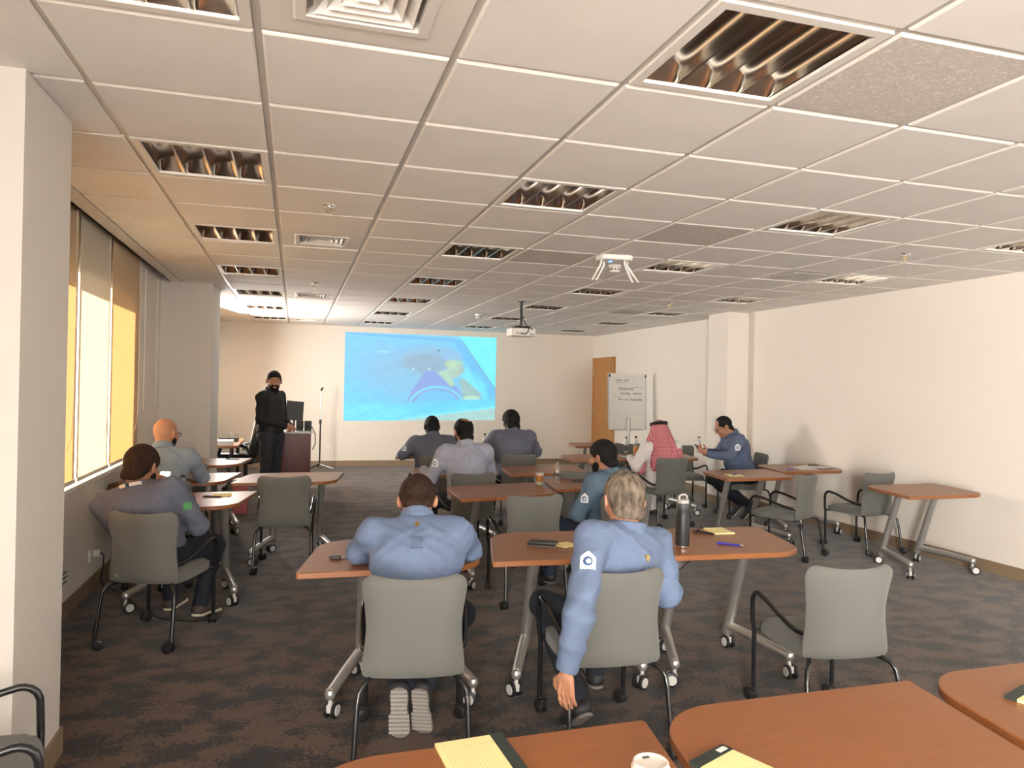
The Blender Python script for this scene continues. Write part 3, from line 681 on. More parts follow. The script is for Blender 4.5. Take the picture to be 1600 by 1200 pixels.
# ------------------------------------------------------------------ chairs
CT = 0.785
def chair_meshes():
    # backrest: padded shell, waisted, wrapping forward at the sides, top flaring back
    def prof(v):           # v 0 bottom .. 1 top -> (half width, y, z)
        z = 0.365+(CT-0.365)*v
        hw = 0.199+0.009*math.cos(v*2*PI)+0.006*v
        y = -0.205-0.030*v-0.075*max(0, v-0.45)**1.6
        return hw, y, z
    b = MB(); nu, nv = 18, 22
    import itertools
    def shell(off, side):
        vs = []
        for j in range(nv+1):
            v = 0.5-0.5*math.cos(PI*j/nv); hw, y, z = prof(v)
            # rounded corners
            e = min(v, 1-v)*(CT-0.365); rc = 0.05 if v > 0.5 else 0.03
            if e < rc: hw -= rc-math.sqrt(max(0, rc*rc-(rc-e)**2))
            for i in range(nu+1):
                u = math.sin(PI/2*(-1+2*i/nu))
                x = hw*u; zz = z-0.009*v*v*(1-u*u)
                wrap = 0.050*abs(u)**2.2*(0.4+0.6*v)
                th = 0.030*(1-abs(u)**6)*(1-(2*v-1)**8)+0.004
                vs.append((x, y+wrap+side*th*0.75, zz))
        return vs
    f1 = shell(0, -1); f2 = shell(0, 1); n = nu+1
    fs = [(j*n+i, (j+1)*n+i, (j+1)*n+i+1, j*n+i+1)[::-1] for j in range(nv) for i in range(nu)]
    o = len(f1)
    fs2 = [(o+j*n+i, o+(j+1)*n+i, o+(j+1)*n+i+1, o+j*n+i+1) for j in range(nv) for i in range(nu)]
    rim = []
    loop = [i for i in range(n)]+[j*n+nu for j in range(1, nv+1)]+[nv*n+i for i in range(nu-1, -1, -1)]+[j*n for j in range(nv-1, 0, -1)]
    for a in range(len(loop)):
        p, q = loop[a], loop[(a+1) % len(loop)]; rim.append((p, o+p, o+q, q)[::-1])
    b.add(f1+f2, fs+fs2+rim); back = b.mesh('backrest', 'fabric', 60)
    # seat cushion
    s = MB(); vs = []; nx, ny = 12, 12
    def seatpt(i, j, top):
        u = -1+2*i/nx; v = -1+2*j/ny
        # squircle footprint
        x = 0.214*u*math.sqrt(1-0.20*v*v*abs(v)); y = 0.03+0.225*v*math.sqrt(1-0.20*u*u*abs(u))
        edge = max(abs(u), abs(v)); d = max(0, (edge-0.72)/0.28)
        zt = 0.434-0.020*d*d*d-0.012*math.exp(-(u*u+v*v)*1.5)-0.012*max(0, v-0.5)*2
        zb = 0.352+0.010*d*d*d
        return (x, y, zt if top else zb)
    T = [seatpt(i, j, 1) for j in range(ny+1) for i in range(nx+1)]; B = [seatpt(i, j, 0) for j in range(ny+1) for i in range(nx+1)]
    m = nx+1; o = len(T)
    fs = [(j*m+i, j*m+i+1, (j+1)*m+i+1, (j+1)*m+i) for j in range(ny) for i in range(nx)]
    fs += [(o+j*m+i, o+j*m+i+1, o+(j+1)*m+i+1, o+(j+1)*m+i)[::-1] for j in range(ny) for i in range(nx)]
    loop = [i for i in range(m)]+[j*m+nx for j in range(1, ny+1)]+[ny*m+i for i in range(nx-1, -1, -1)]+[j*m for j in range(ny-1, 0, -1)]
    for a in range(len(loop)):
        p, q = loop[a], loop[(a+1) % len(loop)]; fs.append((p, o+p, o+q, q))
    seat = s.add(T+B, fs).mesh('seat', 'fabric', 60)
    r = 0.0115; parts = {}
    for sx, nm in ((-1, 'l'), (1, 'r')):
        x = sx*0.213
        fl = MB().tube([(x, 0.245, 0.066), (x, 0.245, 0.34), (x*1.045, 0.245, 0.40)], r, 10).tube([(x, 0.235, 0.36), (sx*0.16, 0.20, 0.362)], 0.009, 8).mesh('leg', 'black_tube')
        am = [(x*1.045, 0.245, 0.395), (x*1.06, 0.243, 0.46)]+[(x*1.065, 0.185+0.057*math.cos(a), 0.495+0.057*math.sin(a)) for a in (0.15, 0.6, 1.0, 1.35, 1.65)]
        am += [(x*1.05, 0.10, 0.538), (x*1.03, 0.0, 0.507), (x*1.0, -0.09, 0.482), (x*0.97, -0.145, 0.474), (x*0.90, -0.178, 0.472)]
        arm = MB().tube(am, r*1.05, 10).mesh('armrest', 'black_tube')
        rl = [(sx*0.150, -0.10, 0.360), (sx*0.172, -0.185, 0.362), (sx*0.196, -0.222, 0.352), (sx*0.212, -0.238, 0.325), (sx*0.218, -0.247, 0.28), (sx*0.226, -0.285, 0.066)]
        rear = MB().tube(rl, r, 10).mesh('leg', 'black_tube')
        parts[nm] = (fl, arm, rear, x, sx*0.226)
    fr = MB().box((0, -0.02, 0.360), (0.33, 0.012, 0.012)).box((0, 0.15, 0.360), (0.33, 0.012, 0.012)).mesh('seat_frame', 'black_tube')
    return back, seat, parts, fr
CHM = chair_meshes()
def chair(x, y, deg, label):
    t = thing('guest_chair', label, 'chair', (x, y, 0), rad(deg), 'grey guest chairs with black tube arms')
    place('seat', CHM[1], t); place('backrest', CHM[0], t); place('seat_frame', CHM[3], t)
    for nm in ('l', 'r'):
        fl, arm, rear, xf, xr = CHM[2][nm]
        a = place('leg', fl, t); place('caster', CASTER_C, a, (xf, 0.245, 0), rad(random.uniform(0, 360)))
        place('armrest', arm, t)
        b = place('leg', rear, t); place('caster', CASTER_C, b, (xr, -0.285, 0), rad(random.uniform(0, 360)))
    return t
CHAIRS = {
 'L': (0.51, 3.13, -9, 'grey chair under the man in light blue hunched over the table'),
 'M': (1.345, 3.05, -4, 'grey chair under the grey-haired man with a dangling arm'),
 'E': (2.41, 2.89, -8, 'empty grey chair at lower right, by the black bottle table'),
 'P2': (-0.76, 4.84, -20, 'grey chair under the dark-haired man holding a phone'),
 'EL': (-0.06, 6.42, -3, 'empty grey chair at left facing the presenter'),
 'C': (1.645, 5.12, 0, 'empty grey chair in the centre, before the iced coffee table'),
 'P9': (2.30, 5.03, 4, 'grey chair under the man in blue jeans'),
 'P5': (1.49, 6.42, 6, 'grey chair under the balding man in pale shirt'),
 'P4': (1.50, 8.05, 2, 'grey chair under the heavy man at front left'),
 'P6': (2.43, 8.08, 2, 'grey chair under the broad man with black hair'),
 'B': (2.53, 6.47, 2, 'empty grey chair behind the clear water bottle'),
 'P10': (4.06, 7.56, 6, 'grey chair under the man in red headscarf'),
 'P11': (5.30, 7.78, 76, 'grey chair under the man wearing glasses, turned sideways'),
 'D': (4.50, 5.93, 30, 'empty grey chair turned left at the right-hand note pad table'),
 'R': (5.42, 5.97, 6, 'empty grey chair by the right wall behind the bare table'),
 'G': (4.42, 9.0, 180, 'empty grey chair across the table from the headscarf man'),
 'G2': (5.02, 8.72, 170, 'empty grey chair beyond the glasses man’s bottle'),
 'LT0': (-0.965, 7.42, 0, 'empty grey chair just past the bald man’s shoulder'),
 'P3': (-0.945, 6.19, 0, 'grey chair under the bald man by the window'),
 'NEAR': (-0.945, 2.42, -74, 'partly cropped grey chair at the bottom left beside the column'),
}
for a in CHAIRS.values(): chair(*a)
# ------------------------------------------------------------------ people: signed-distance bodies meshed with surface nets
F32 = np.float32
def smin(a, b, k):
    h = np.clip(0.5+0.5*(b-a)/k, 0, 1); return b*(1-h)+a*h-k*h*(1-h)
def v3(p): return np.array(p, F32)
def s_cap(P, a, b, ra, rb, n=None, s=1.0):
    a = v3(a); b = v3(b)
    if n is not None:
        n = v3(n); n = n/np.linalg.norm(n)
        P = P+((P-a)@n)[..., None]*n*(1/s-1); b = b+n*((b-a)@n)*(1/s-1)
    ba = b-a; h = np.clip(((P-a)@ba)/max(1e-9, float(ba@ba)), 0, 1)
    d = np.linalg.norm(P-a-h[..., None]*ba, axis=-1)-(ra+(rb-ra)*h)
    return d*(s if n is not None else 1.0)
def s_ell(P, c, r, R=None):
    q = P-v3(c)
    if R is not None: q = q@np.array(R, F32)
    r = v3(r); k0 = np.linalg.norm(q/r, axis=-1); k1 = np.linalg.norm(q/(r*r), axis=-1)+1e-9
    return k0*(k0-1)/k1
def s_box(P, c, hs, R=None, rd=0.005):
    q = P-v3(c)
    if R is not None: q = q@np.array(R, F32)
    q = np.abs(q)-v3(hs)+rd
    return np.linalg.norm(np.maximum(q, 0), axis=-1)+np.minimum(q.max(-1), 0)-rd
def s_torus(P, c, R, ra, rb, sx=1.0, sy=1.0, h=0.0):
    q = (P-v3(c))@np.array(R, F32); x = q[..., 0]/sx; y = q[..., 1]/sy; z = q[..., 2]
    z = z-np.clip(z, -h, h)
    return np.sqrt((np.sqrt(x*x+y*y)-ra)**2+z*z)-rb
def wrink(P, amp, f=14.0, ph=0.0):
    x, y, z = P[..., 0]*f, P[..., 1]*f, P[..., 2]*f
    w = np.sin(x*1.0+2.1*np.sin(z*0.9+ph)+1.3*z)*np.sin(y*1.1+1.7*np.sin(x*0.8+ph)+0.8*z)+0.55*np.sin(2.3*x-2.9*z+1.9*np.sin(1.2*y+ph))
    return amp*w
def nets(f, lo, hi, h):
    lo = np.array(lo, F32); n = np.maximum(4, np.ceil((np.array(hi)-lo)/h).astype(int)+1)
    ax = [lo[i]+h*np.arange(n[i], dtype=F32) for i in range(3)]
    P = np.stack(np.meshgrid(*ax, indexing='ij'), -1).reshape(-1, 3)
    V = np.empty(len(P), F32); CH = 400000
    for i in range(0, len(P), CH): V[i:i+CH] = f(P[i:i+CH])
    V = V.reshape(n)
    I = V < 0
    nx, ny, nz = n-1
    cnt = np.zeros((nx, ny, nz), int)
    for dx in (0, 1):
        for dy in (0, 1):
            for dz in (0, 1): cnt += I[dx:dx+nx, dy:dy+ny, dz:dz+nz]
    act = (cnt > 0) & (cnt < 8)
    idx = -np.ones((nx, ny, nz), int); cells = np.argwhere(act); idx[act] = np.arange(len(cells))
    acc = np.zeros((len(cells), 3)); num = np.zeros(len(cells))
    offs = [(0, 0, 0), (1, 0, 0), (0, 1, 0), (1, 1, 0), (0, 0, 1), (1, 0, 1), (0, 1, 1), (1, 1, 1)]
    for a in range(8):
        for b in range(a+1, 8):
            oa, ob = np.array(offs[a]), np.array(offs[b])
            if np.abs(oa-ob).sum() != 1: continue
            va = V[tuple((cells+oa).T)]; vb = V[tuple((cells+ob).T)]
            m = (va < 0) != (vb < 0); t = np.where(m, va/np.where(m, va-vb, 1), 0)
            acc += np.where(m[:, None], oa+(ob-oa)*t[:, None], 0); num += m
    verts = lo+h*(cells+acc/np.maximum(num, 1)[:, None])
    faces = []
    for axis in range(3):
        sl0 = [slice(1, -1)]*3; sl0[axis] = slice(0, -1); sl1 = list(sl0); sl1[axis] = slice(1, None)
        A = I[tuple(sl0)]; B = I[tuple(sl1)]
        e = np.argwhere(A != B)
        if not len(e): continue
        off = np.ones(3, int); off[axis] = 0; g = e+off
        ins = A[tuple(e.T)]
        u, w = [(1, 2), (2, 0), (0, 1)][axis]
        du = np.zeros(3, int); du[u] = 1; dw = np.zeros(3, int); dw[w] = 1
        q = np.stack([idx[tuple((g-du-dw).T)], idx[tuple((g-dw).T)], idx[tuple(g.T)], idx[tuple((g-du).T)]], 1)
        q = np.where(ins[:, None], q, q[:, ::-1]); faces.append(q)
    return verts, (np.concatenate(faces) if faces else np.zeros((0, 4), int))
def sdf_obj(name, parts, mats, parent):
    """parts: list of (verts, faces, material index) joined into one mesh"""
    vs = []; fs = []; mi = []; o = 0
    for v, f, m in parts:
        vs.append(v); fs.append(f+o); mi.append(np.full(len(f), m)); o += len(v)
    vs = np.concatenate(vs); fs = np.concatenate(fs); mi = np.concatenate(mi)
    me = bpy.data.meshes.new(name); me.from_pydata(vs.tolist(), [], fs.tolist()); me.update()
    for m in mats: me.materials.append(MATS[m])
    me.polygons.foreach_set('material_index', mi.astype(np.int32)); me.shade_smooth()
    ob = bpy.data.objects.new(name, me); COL.objects.link(ob); ob.parent = parent
    return ob
def rotm(yaw=0, pitch=0, roll=0):
    """columns: right, forward, up; pitch>0 bows forward, yaw>0 turns left, roll>0 leans to the right"""
    return (Matrix.Rotation(yaw, 3, 'Z') @ Matrix.Rotation(-pitch, 3, 'X') @ Matrix.Rotation(roll, 3, 'Y'))
def npm(M): return np.array([[M[r][c] for c in range(3)] for r in range(3)], F32)

for nm, c, r in (('skin_fair', (0.52, 0.25, 0.15), .5), ('skin_tan', (0.40, 0.19, 0.11), .5), ('skin_brown', (0.22, 0.10, 0.06), .5), ('skin_dark', (0.075, 0.036, 0.024), .45)):
    mat(nm, c, r, var=0.08, vscale=14)
mat('hair_brown', (0.030, 0.014, 0.008), 0.72, var=0.5, vscale=60, bump=0.5, bscale=140, stretch=(1, 1, 0.35), spec=0.25)
mat('hair_black', (0.008, 0.007, 0.007), 0.72, var=0.4, vscale=60, bump=0.5, bscale=140, stretch=(1, 1, 0.35), spec=0.25)
mat('hair_grey', (0.16, 0.125, 0.095), 0.72, var=0.6, vscale=45, bump=0.7, bscale=120, stretch=(1, 1, 0.3), spec=0.25)
mat('shirt_blue_shaded', (0.10, 0.14, 0.23), 0.85)  # shirt blue darkened for the locker loops, standing in for their shadow
mat('shirt_blue', (0.135, 0.186, 0.298), 0.85, var=0.05, vscale=9, bump=0.4, bscale=15, crease=0.45)
mat('shirt_slate', (0.115, 0.125, 0.17), 0.85, var=0.06, vscale=9, bump=0.4, bscale=15, crease=0.45)
mat('shirt_pale', (0.33, 0.35, 0.44), 0.85, var=0.06, vscale=9, bump=0.4, bscale=15, crease=0.45)
mat('shirt_greyblue', (0.24, 0.29, 0.35), 0.85, var=0.06, vscale=9, bump=0.4, bscale=15, crease=0.45)
mat('shirt_teal', (0.10, 0.16, 0.235), 0.85, var=0.06, vscale=9, bump=0.4, bscale=15, crease=0.45)
mat('shirt_steel', (0.095, 0.125, 0.205), 0.85, var=0.06, vscale=9, bump=0.4, bscale=15, crease=0.45)
mat('shirt_black', (0.010, 0.010, 0.011), 0.8, bump=0.1, bscale=30)
mat('vest_charcoal', (0.022, 0.022, 0.024), 0.8, bump=0.1, bscale=200)
mat('thobe_white', (0.70, 0.66, 0.64), 0.8, bump=0.1, bscale=26)
mat('trousers_navy', (0.010, 0.013, 0.022), 0.85, bump=0.5, bscale=15)
mat('trousers_grey', (0.026, 0.029, 0.036), 0.85, bump=0.5, bscale=15)
mat('jeans', (0.018, 0.030, 0.062), 0.85, var=0.25, vscale=30, bump=0.15, bscale=40)
mat('shoe_dark', (0.020, 0.020, 0.022), 0.55)
mat('shoe_brown', (0.07, 0.05, 0.04), 0.7)
def ghutra_mat():
    m = bpy.data.materials.new('headscarf_check'); m.use_nodes = True; nt = m.node_tree; b = nt.nodes['Principled BSDF']; N = nt.nodes.new; L = nt.links.new
    tc = N('ShaderNodeTexCoord')
    outs = []
    for ax in ('X', 'Z'):
        w = N('ShaderNodeTexWave'); w.wave_type = 'BANDS'; w.bands_direction = ax; w.inputs['Scale'].default_value = 22; w.inputs['Distortion'].default_value = 0.8; L(tc.outputs['Object'], w.inputs[0]); outs.append(w)
    mu = N('ShaderNodeMath'); mu.operation = 'MULTIPLY'; L(outs[0].outputs['Fac'], mu.inputs[0]); L(outs[1].outputs['Fac'], mu.inputs[1])
    r = N('ShaderNodeValToRGB'); e = r.color_ramp.elements; e[0].position = 0.20; e[0].color = (0.46, 0.075, 0.11, 1); e[1].position = 0.50; e[1].color = (0.62, 0.40, 0.40, 1)
    L(mu.outputs[0], r.inputs[0]); L(r.outputs[0], b.inputs['Base Color']); b.inputs['Roughness'].default_value = 0.9; MATS['headscarf_check'] = m
ghutra_mat()

class Person:
    def __init__(s, label, loc, deg, hip=(0, -0.075, 0.515), lean=12, lat=0, L=0.50, g=1.0, gc=1.0, sw=0.185, twist=0, head_yaw=0, head_pitch=8, head_roll=0, hs=1.05, neck_fwd=0.030, h=0.011):
        s.t = thing('person', label, 'person', (loc[0], loc[1], 0), rad(deg))
        s.hip = Vector(hip); s.g = g; s.gc = gc; s.h = h; s.hs = hs
        s.R = rotm(rad(twist), rad(lean), rad(lat)); s.up = s.R @ Vector((0, 0, 1)); s.fw = s.R @ Vector((0, 1, 0)); s.rt = s.R @ Vector((1, 0, 0))
        s.L = L; s.sw = sw
        s.neck = s.hip+s.up*L
        s.sh = {-1: s.hip+s.up*(L*0.885)-s.rt*sw, 1: s.hip+s.up*(L*0.885)+s.rt*sw}
        s.HR = rotm(rad(twist+head_yaw), rad(head_pitch), rad(head_roll))
        s.headc = s.neck+s.up*0.030+s.fw*neck_fwd+s.HR @ Vector((0, 0.012, 0.100*hs))
        s.arms = {}; s.hands = []; s.legs = {}
    def H(s, x, y, z): return s.headc+s.HR @ Vector((x*s.hs, y*s.hs, z*s.hs))
    def arm(s, side, elbow, wrist, hand=None, r=1.0, cuff=True):
        s.arms[side] = (Vector(elbow), Vector(wrist), r, hand)
    def leg(s, side, knee, ankle, toe=None, toe_pitch=0.0, hipx=0.095):
        s.legs[side] = (s.hip+Vector((side*hipx, 0.03, -0.03)), Vector(knee), Vector(ankle), toe, toe_pitch)
    # ---- distance fields
    def torso(s, P, inf=0.0):
        g, gc = s.g, s.gc; R = npm(s.R); Hp = s.hip
        d = s_ell(P, Hp+Vector((0, 0, 0.02)), (0.165*g+inf, 0.125*g+inf, 0.13+inf), R)
        d = smin(d, s_ell(P, Hp+s.up*(s.L*0.34)+s.fw*0.022*g, (0.155*g+inf, 0.122*g+inf, 0.17+inf), R), 0.07)
        d = smin(d, s_ell(P, Hp+s.up*(s.L*0.66)-s.fw*0.005, (0.170*gc+inf, 0.118*gc+inf, 0.165+inf), R), 0.06)
        for sd in (-1, 1):
            d = smin(d, s_cap(P, s.neck-s.up*0.035-s.fw*0.01+s.rt*sd*0.03, s.sh[sd]-s.rt*sd*0.012, 0.050*gc+inf, 0.058*gc+inf), 0.05)
        return d
    def sleeves(s, P, inf=0.0):
        d = np.full(P.shape[:-1], 9.0, F32)
        for sd, (e, w, r, hd) in s.arms.items():
            a = smin(s_cap(P, s.sh[sd], e, 0.058*r+inf, 0.047*r+inf), s_cap(P, e, w, 0.047*r+inf, 0.033*r**0.5+inf), 0.02)
            dv = (w-e).normalized(); near = np.linalg.norm(P-v3(w), axis=-1) < 0.075
            a = np.where(near, np.maximum(a, (P-v3(w+dv*0.012))@v3(dv)), a)
            d = np.minimum(d, a)
        return d
    def shirt_f(s, P):
        d = smin(s.torso(P, 0.006), s.sleeves(P, 0.004), 0.035)
        d = d+wrink(P, 0.0045, 15, s.hip.y+s.L*9)+wrink(P, 0.0020, 37, 2.0)
        x, y, z = P[..., 0], P[..., 1], P[..., 2]
        for ph, kx, kz, am in ((0.3, 9.0, 24.0, 0.0075), (2.1, -13.0, 19.0, 0.0060)):
            f1 = np.sin(kz*z+kx*x+2.2*np.sin(9*y+6*x+ph)+ph); mk = np.clip(0.35+0.9*np.sin(5.5*x+7*z+3*y+ph*2), 0, 1)
            d = d-am*(1-np.abs(f1))**2.2*mk
        return d
    def collar_f(s, P):
        R = npm(s.R @ rotm(0, rad(12), 0))
        return s_torus(P, s.neck+s.up*0.020+s.fw*0.006, R, 0.064, 0.009, 1.0*s.gc**0.5, 1.08*s.gc**0.5, 0.020)
    def pants_f(s, P, inf=0.004):
        d = s_ell(P, s.hip+Vector((0, 0.0, -0.005)), (0.172*s.g+inf, 0.135*s.g+inf, 0.115+inf))
        gl = 0.5+0.5*s.g
        for sd, (h, k, a, toe, tp) in s.legs.items():
            l = smin(s_cap(P, h, k, 0.083*gl+inf, 0.060*gl+inf), s_cap(P, k, a, 0.058*gl+inf, 0.044+inf), 0.025)
            d = smin(d, l, 0.05)
        return d+wrink(P, 0.003, 21, 1.0)
    def head_f(s, P):
        q = (P-v3(s.headc))@npm(s.HR)/s.hs
        d = s_ell(q, (0, -0.014, 0.026), (0.074, 0.094, 0.088))
        d = smin(d, s_ell(q, (0, 0.022, -0.030), (0.060, 0.068, 0.080)), 0.03)
        d = smin(d, s_cap(q, (0, 0.030, -0.078), (0, 0.060, -0.088), 0.036, 0.024), 0.025)
        for x in (-1, 1):
            d = smin(d, s_cap(q, (x*0.028, 0.072, 0.020), (x*0.012, 0.082, 0.018), 0.010, 0.010), 0.018)      # brow
            d = np.maximum(d, -s_ell(q, (x*0.031, 0.098, 0.002), (0.017, 0.016, 0.010))*0.6)                    # eye socket
            d = smin(d, s_ell(q, (x*0.040, 0.064, -0.028), (0.020, 0.018, 0.020)), 0.02)                        # cheek
            e = s_ell(q, (x*0.080, -0.012, -0.006), (0.010, 0.020, 0.031), npm(Matrix.Rotation(x*0.45, 3, 'Z')))
            e = np.maximum(e, -s_ell(q, (x*0.090, -0.006, -0.004), (0.006, 0.011, 0.019)))
            d = smin(d, e, 0.006)
            d = smin(d, s_ell(q, (x*0.011, 0.096, -0.034), (0.009, 0.010, 0.008)), 0.006)                       # nostril wing
        d = smin(d, s_cap(q, (0, 0.088, 0.012), (0, 0.109, -0.030), 0.008, 0.0115), 0.010)                      # nose
        d = smin(d, s_ell(q, (0, 0.086, -0.060), (0.022, 0.010, 0.006)), 0.006); d = smin(d, s_ell(q, (0, 0.085, -0.071), (0.019, 0.010, 0.006)), 0.006)
        d = d*s.hs
        n0 = s.neck-s.up*0.06
        d = smin(d, s_cap(P, n0, s.H(0, -0.022, -0.055), 0.060*s.gc**0.5, 0.053*s.gc**0.5), 0.022)
        return d
    def hair_f(s, P, thick, style):
        q = (P-v3(s.headc))@npm(s.HR)/s.hs
        d = s_ell(q, (0, -0.014, 0.026), (0.074+thick, 0.094+thick, 0.088+thick))
        d = smin(d, s_cap(q, (-0.028, -0.062, -0.058), (0.028, -0.062, -0.058), 0.030+thick, 0.030+thick), 0.02)
        d = d+wrink(q, 0.0008, 110, 1.0)+wrink(q, 0.0008, 60, 3.0)
        cut = 0.853*q[..., 1]-0.016-q[..., 2]                           # keep above the hairline plane
        cut = np.maximum(cut, q[..., 1]-0.068-0.02*np.cos(q[..., 0]*30))
        ear = -s_ell(q, (0, -0.004, -0.012), (0.2, 0.021, 0.030))
        d = np.maximum(np.maximum(d, cut*0.75), ear)
        if style == 'crown':                                             # bare crown, hair round the sides
            d = np.maximum(d, -s_ell(q, (0.01, -0.045, 0.110), (0.050, 0.062, 0.050)))
        if style == 'thin':
            d = np.maximum(d, -s_ell(q, (0.012, -0.055, 0.115), (0.022, 0.03, 0.022)))
        if style == 'recede':
            d = np.maximum(d, -s_ell(q, (0, 0.075, 0.075), (0.062, 0.045, 0.050)))
        return d*s.hs
    def beard_f(s, P, th=0.0045):
        q = (P-v3(s.headc))@npm(s.HR)/s.hs
        d = s_ell(q, (0, 0.022, -0.030), (0.060+th, 0.068+th, 0.080+th)); d = smin(d, s_cap(q, (0, 0.030, -0.078), (0, 0.060, -0.090), 0.036+th, 0.026+th), 0.025)
        d = d+wrink(q, 0.0012, 100, 1)
        cut = q[..., 2]+0.034-0.35*np.maximum(0, 0.055-q[..., 1])
        d = np.maximum(d, cut); d = np.maximum(d, -(q[..., 1]-0.000))
        d = np.maximum(d, -s_ell(q, (0, 0.10, -0.065), (0.017, 0.03, 0.006)))
        return d*s.hs
    def hand_parts(s, w, d, n, side, curl=0.5, spread=0.12, sc=1.0):
        """w wrist, d finger direction, n palm normal (fingers curl toward n), side +1 right hand"""
        w = Vector(w); d = Vector(d).normalized(); n = Vector(n); n = (n-d*n.dot(d)).normalized(); l = d.cross(n)*side     # l points to the thumb side
        prim = [('c', w-d*0.03, w+d*0.02, 0.027*sc, 0.026*sc, n, 0.72)]
        for k, off in enumerate((0.027, 0.009, -0.009, -0.026)):
            prim.append(('c', w+d*0.02*sc+l*off*0.7*sc, w+d*(0.084-0.004*abs(k-1))*sc+l*off*sc, 0.0145*sc, 0.0115*sc, None, 1))
        for k, (off, ln) in enumerate(((0.027, 0.072), (0.009, 0.080), (-0.009, 0.074), (-0.026, 0.058))):
            p = w+d*(0.084-0.004*abs(k-1))*sc+l*off*sc; a = curl*(0.55+0.12*k); dirv = (d+l*spread*(1.5-k)*0.35).normalized()
            for seg, fr in enumerate((0.44, 0.31, 0.25)):
                dd = (dirv*math.cos(a)+n*math.sin(a)).normalized(); q = p+dd*ln*fr*sc
                prim.append(('c', p, q, (0.0098-0.0010*seg)*sc, (0.0088-0.0012*seg)*sc, None, 1)); p = q; a += curl*(0.85 if seg == 0 else 0.6)
        p = w+d*0.018*sc+l*0.022*sc
        for seg, (ln, dv) in enumerate(((0.040, d*0.62+l*0.72+n*0.25), (0.032, d*0.86+l*0.34+n*(0.25+0.4*curl)), (0.026, d*0.92+l*0.10+n*(0.3+0.5*curl)))):
            q = p+dv.normalized()*ln*sc; prim.append(('c', p, q, (0.0140-0.0020*seg)*sc, (0.0122-0.0022*seg)*sc, None, 1)); p = q
        def f(P):
            r = None
            for t_, a, b, ra, rb, nn, sq in prim:
                e = s_cap(P, a, b, ra, rb, nn, sq); r = e if r is None else smin(r, e, 0.005)
            return r
        pts = np.array([list(x) for p_ in prim for x in (p_[1], p_[2])]); return nets(f, pts.min(0)-0.03, pts.max(0)+0.03, 0.0042)
    def shoe(s, ankle, toe, pitch, mats=('shoe_dark', 'grey_sole'), ribs=False):
        """ankle: joint; toe: horizontal direction; pitch: heel lift in radians (toes stay down)"""
        a = Vector(ankle); d = Vector((toe[0], toe[1], 0)).normalized(); lft = Vector((-d.y, d.x, 0))
        fw = d*math.cos(pitch)-Vector((0, 0, 1))*math.sin(pitch); upv = d*math.sin(pitch)+Vector((0, 0, 1))*math.cos(pitch)
        heel = a-upv*0.070-fw*0.035
        M = Matrix((( -lft.x, fw.x, upv.x), (-lft.y, fw.y, upv.y), (-lft.z, fw.z, upv.z)))
        R = npm(M); o = v3(heel)
        def up(P):
            q = (P-o)@R
            e = s_cap(q, (0, 0.02, 0.040), (0, 0.19, 0.030), 0.040, 0.040, (0, 0, 1), 0.80); e = smin(e, s_cap(q, (0, 0.03, 0.045), (0, 0.035, 0.085), 0.038, 0.038), 0.03)
            return np.maximum(e, -(q[..., 2]-0.014))
        def sole(P):
            q = (P-o)@R
            e = s_cap(q, (0, 0.02, 0.0), (0.004, 0.195, 0.0), 0.040, 0.046)
            waist = 0.006*np.exp(-((q[..., 1]-0.085)/0.03)**2)
            return np.maximum(e+waist, np.abs(q[..., 2]-0.009)-0.009)
        c = np.array(a); pu = nets(up, c-0.30, c+0.30, 0.0085); ps = nets(sole, c-0.30, c+0.30, 0.006)
        if s.h > 0.012: pass
        ob = sdf_obj('shoe', [(pu[0], pu[1], 0), (ps[0], ps[1], 1)], mats, s.t)
        if ribs:
            for k in range(11):
                y = -0.005+k*0.021; w = 0.034+0.010*(y > 0.10)
                b = MB().box((0, y, -0.0025), (2*w, 0.012, 0.006))
                b.move(Matrix.Translation(heel) @ M.to_4x4()); o2 = b.build('tread', 'sole_light', ob)
        return ob
    # ---- assembly
    def build(s, shirt='shirt_blue', pants='trousers_navy', skin='skin_tan', hair=None, hair_style='short', thick=0.010, beard=None, shoes=('shoe_dark', 'grey_sole'), ribs=False, collar=True, cuffs=False, do_shirt=True):
        h = s.h; pts = [s.hip, s.neck]+list(s.sh.values())
        for e, w, r, hd in s.arms.values(): pts += [e, w]
        P = np.array([list(p) for p in pts]); lo, hi = P.min(0)-0.22, P.max(0)+0.20
        if s.g > 1.15: lo -= 0.06; hi += 0.06
        parts = []
        # body: continuous core under the clothes with neck and head, hands joined on
        def core(Q):
            d = smin(s.torso(Q, -0.012), s.sleeves(Q, -0.010), 0.03)
            for sd, (hp, k, a, toe, tp) in s.legs.items(): d = np.minimum(d, np.minimum(s_cap(Q, hp, k, 0.066, 0.046), s_cap(Q, k, a, 0.044, 0.034)))
            return smin(d, s_cap(Q, s.neck-s.up*0.08, s.headc, 0.05, 0.05), 0.03)
        allp = np.array([list(p) for p in pts]+[list(x) for l in s.legs.values() for x in l[:3]]+[list(s.headc)])
        cv = nets(core, allp.min(0)-0.18, allp.max(0)+0.12, 0.026); parts.append((cv[0], cv[1], 0))
        hc = np.array(list(s.headc)); hv = nets(s.head_f, hc-np.array([0.15, 0.16, 0.24]), hc+np.array([0.15, 0.16, 0.15]), 0.0065 if h < 0.012 else 0.0075)
        parts.append((hv[0], hv[1], 0))
        for hd in s.hands: parts.append((*s.hand_parts(**hd), 0))
        body = sdf_obj('body', parts, [skin], s.t)
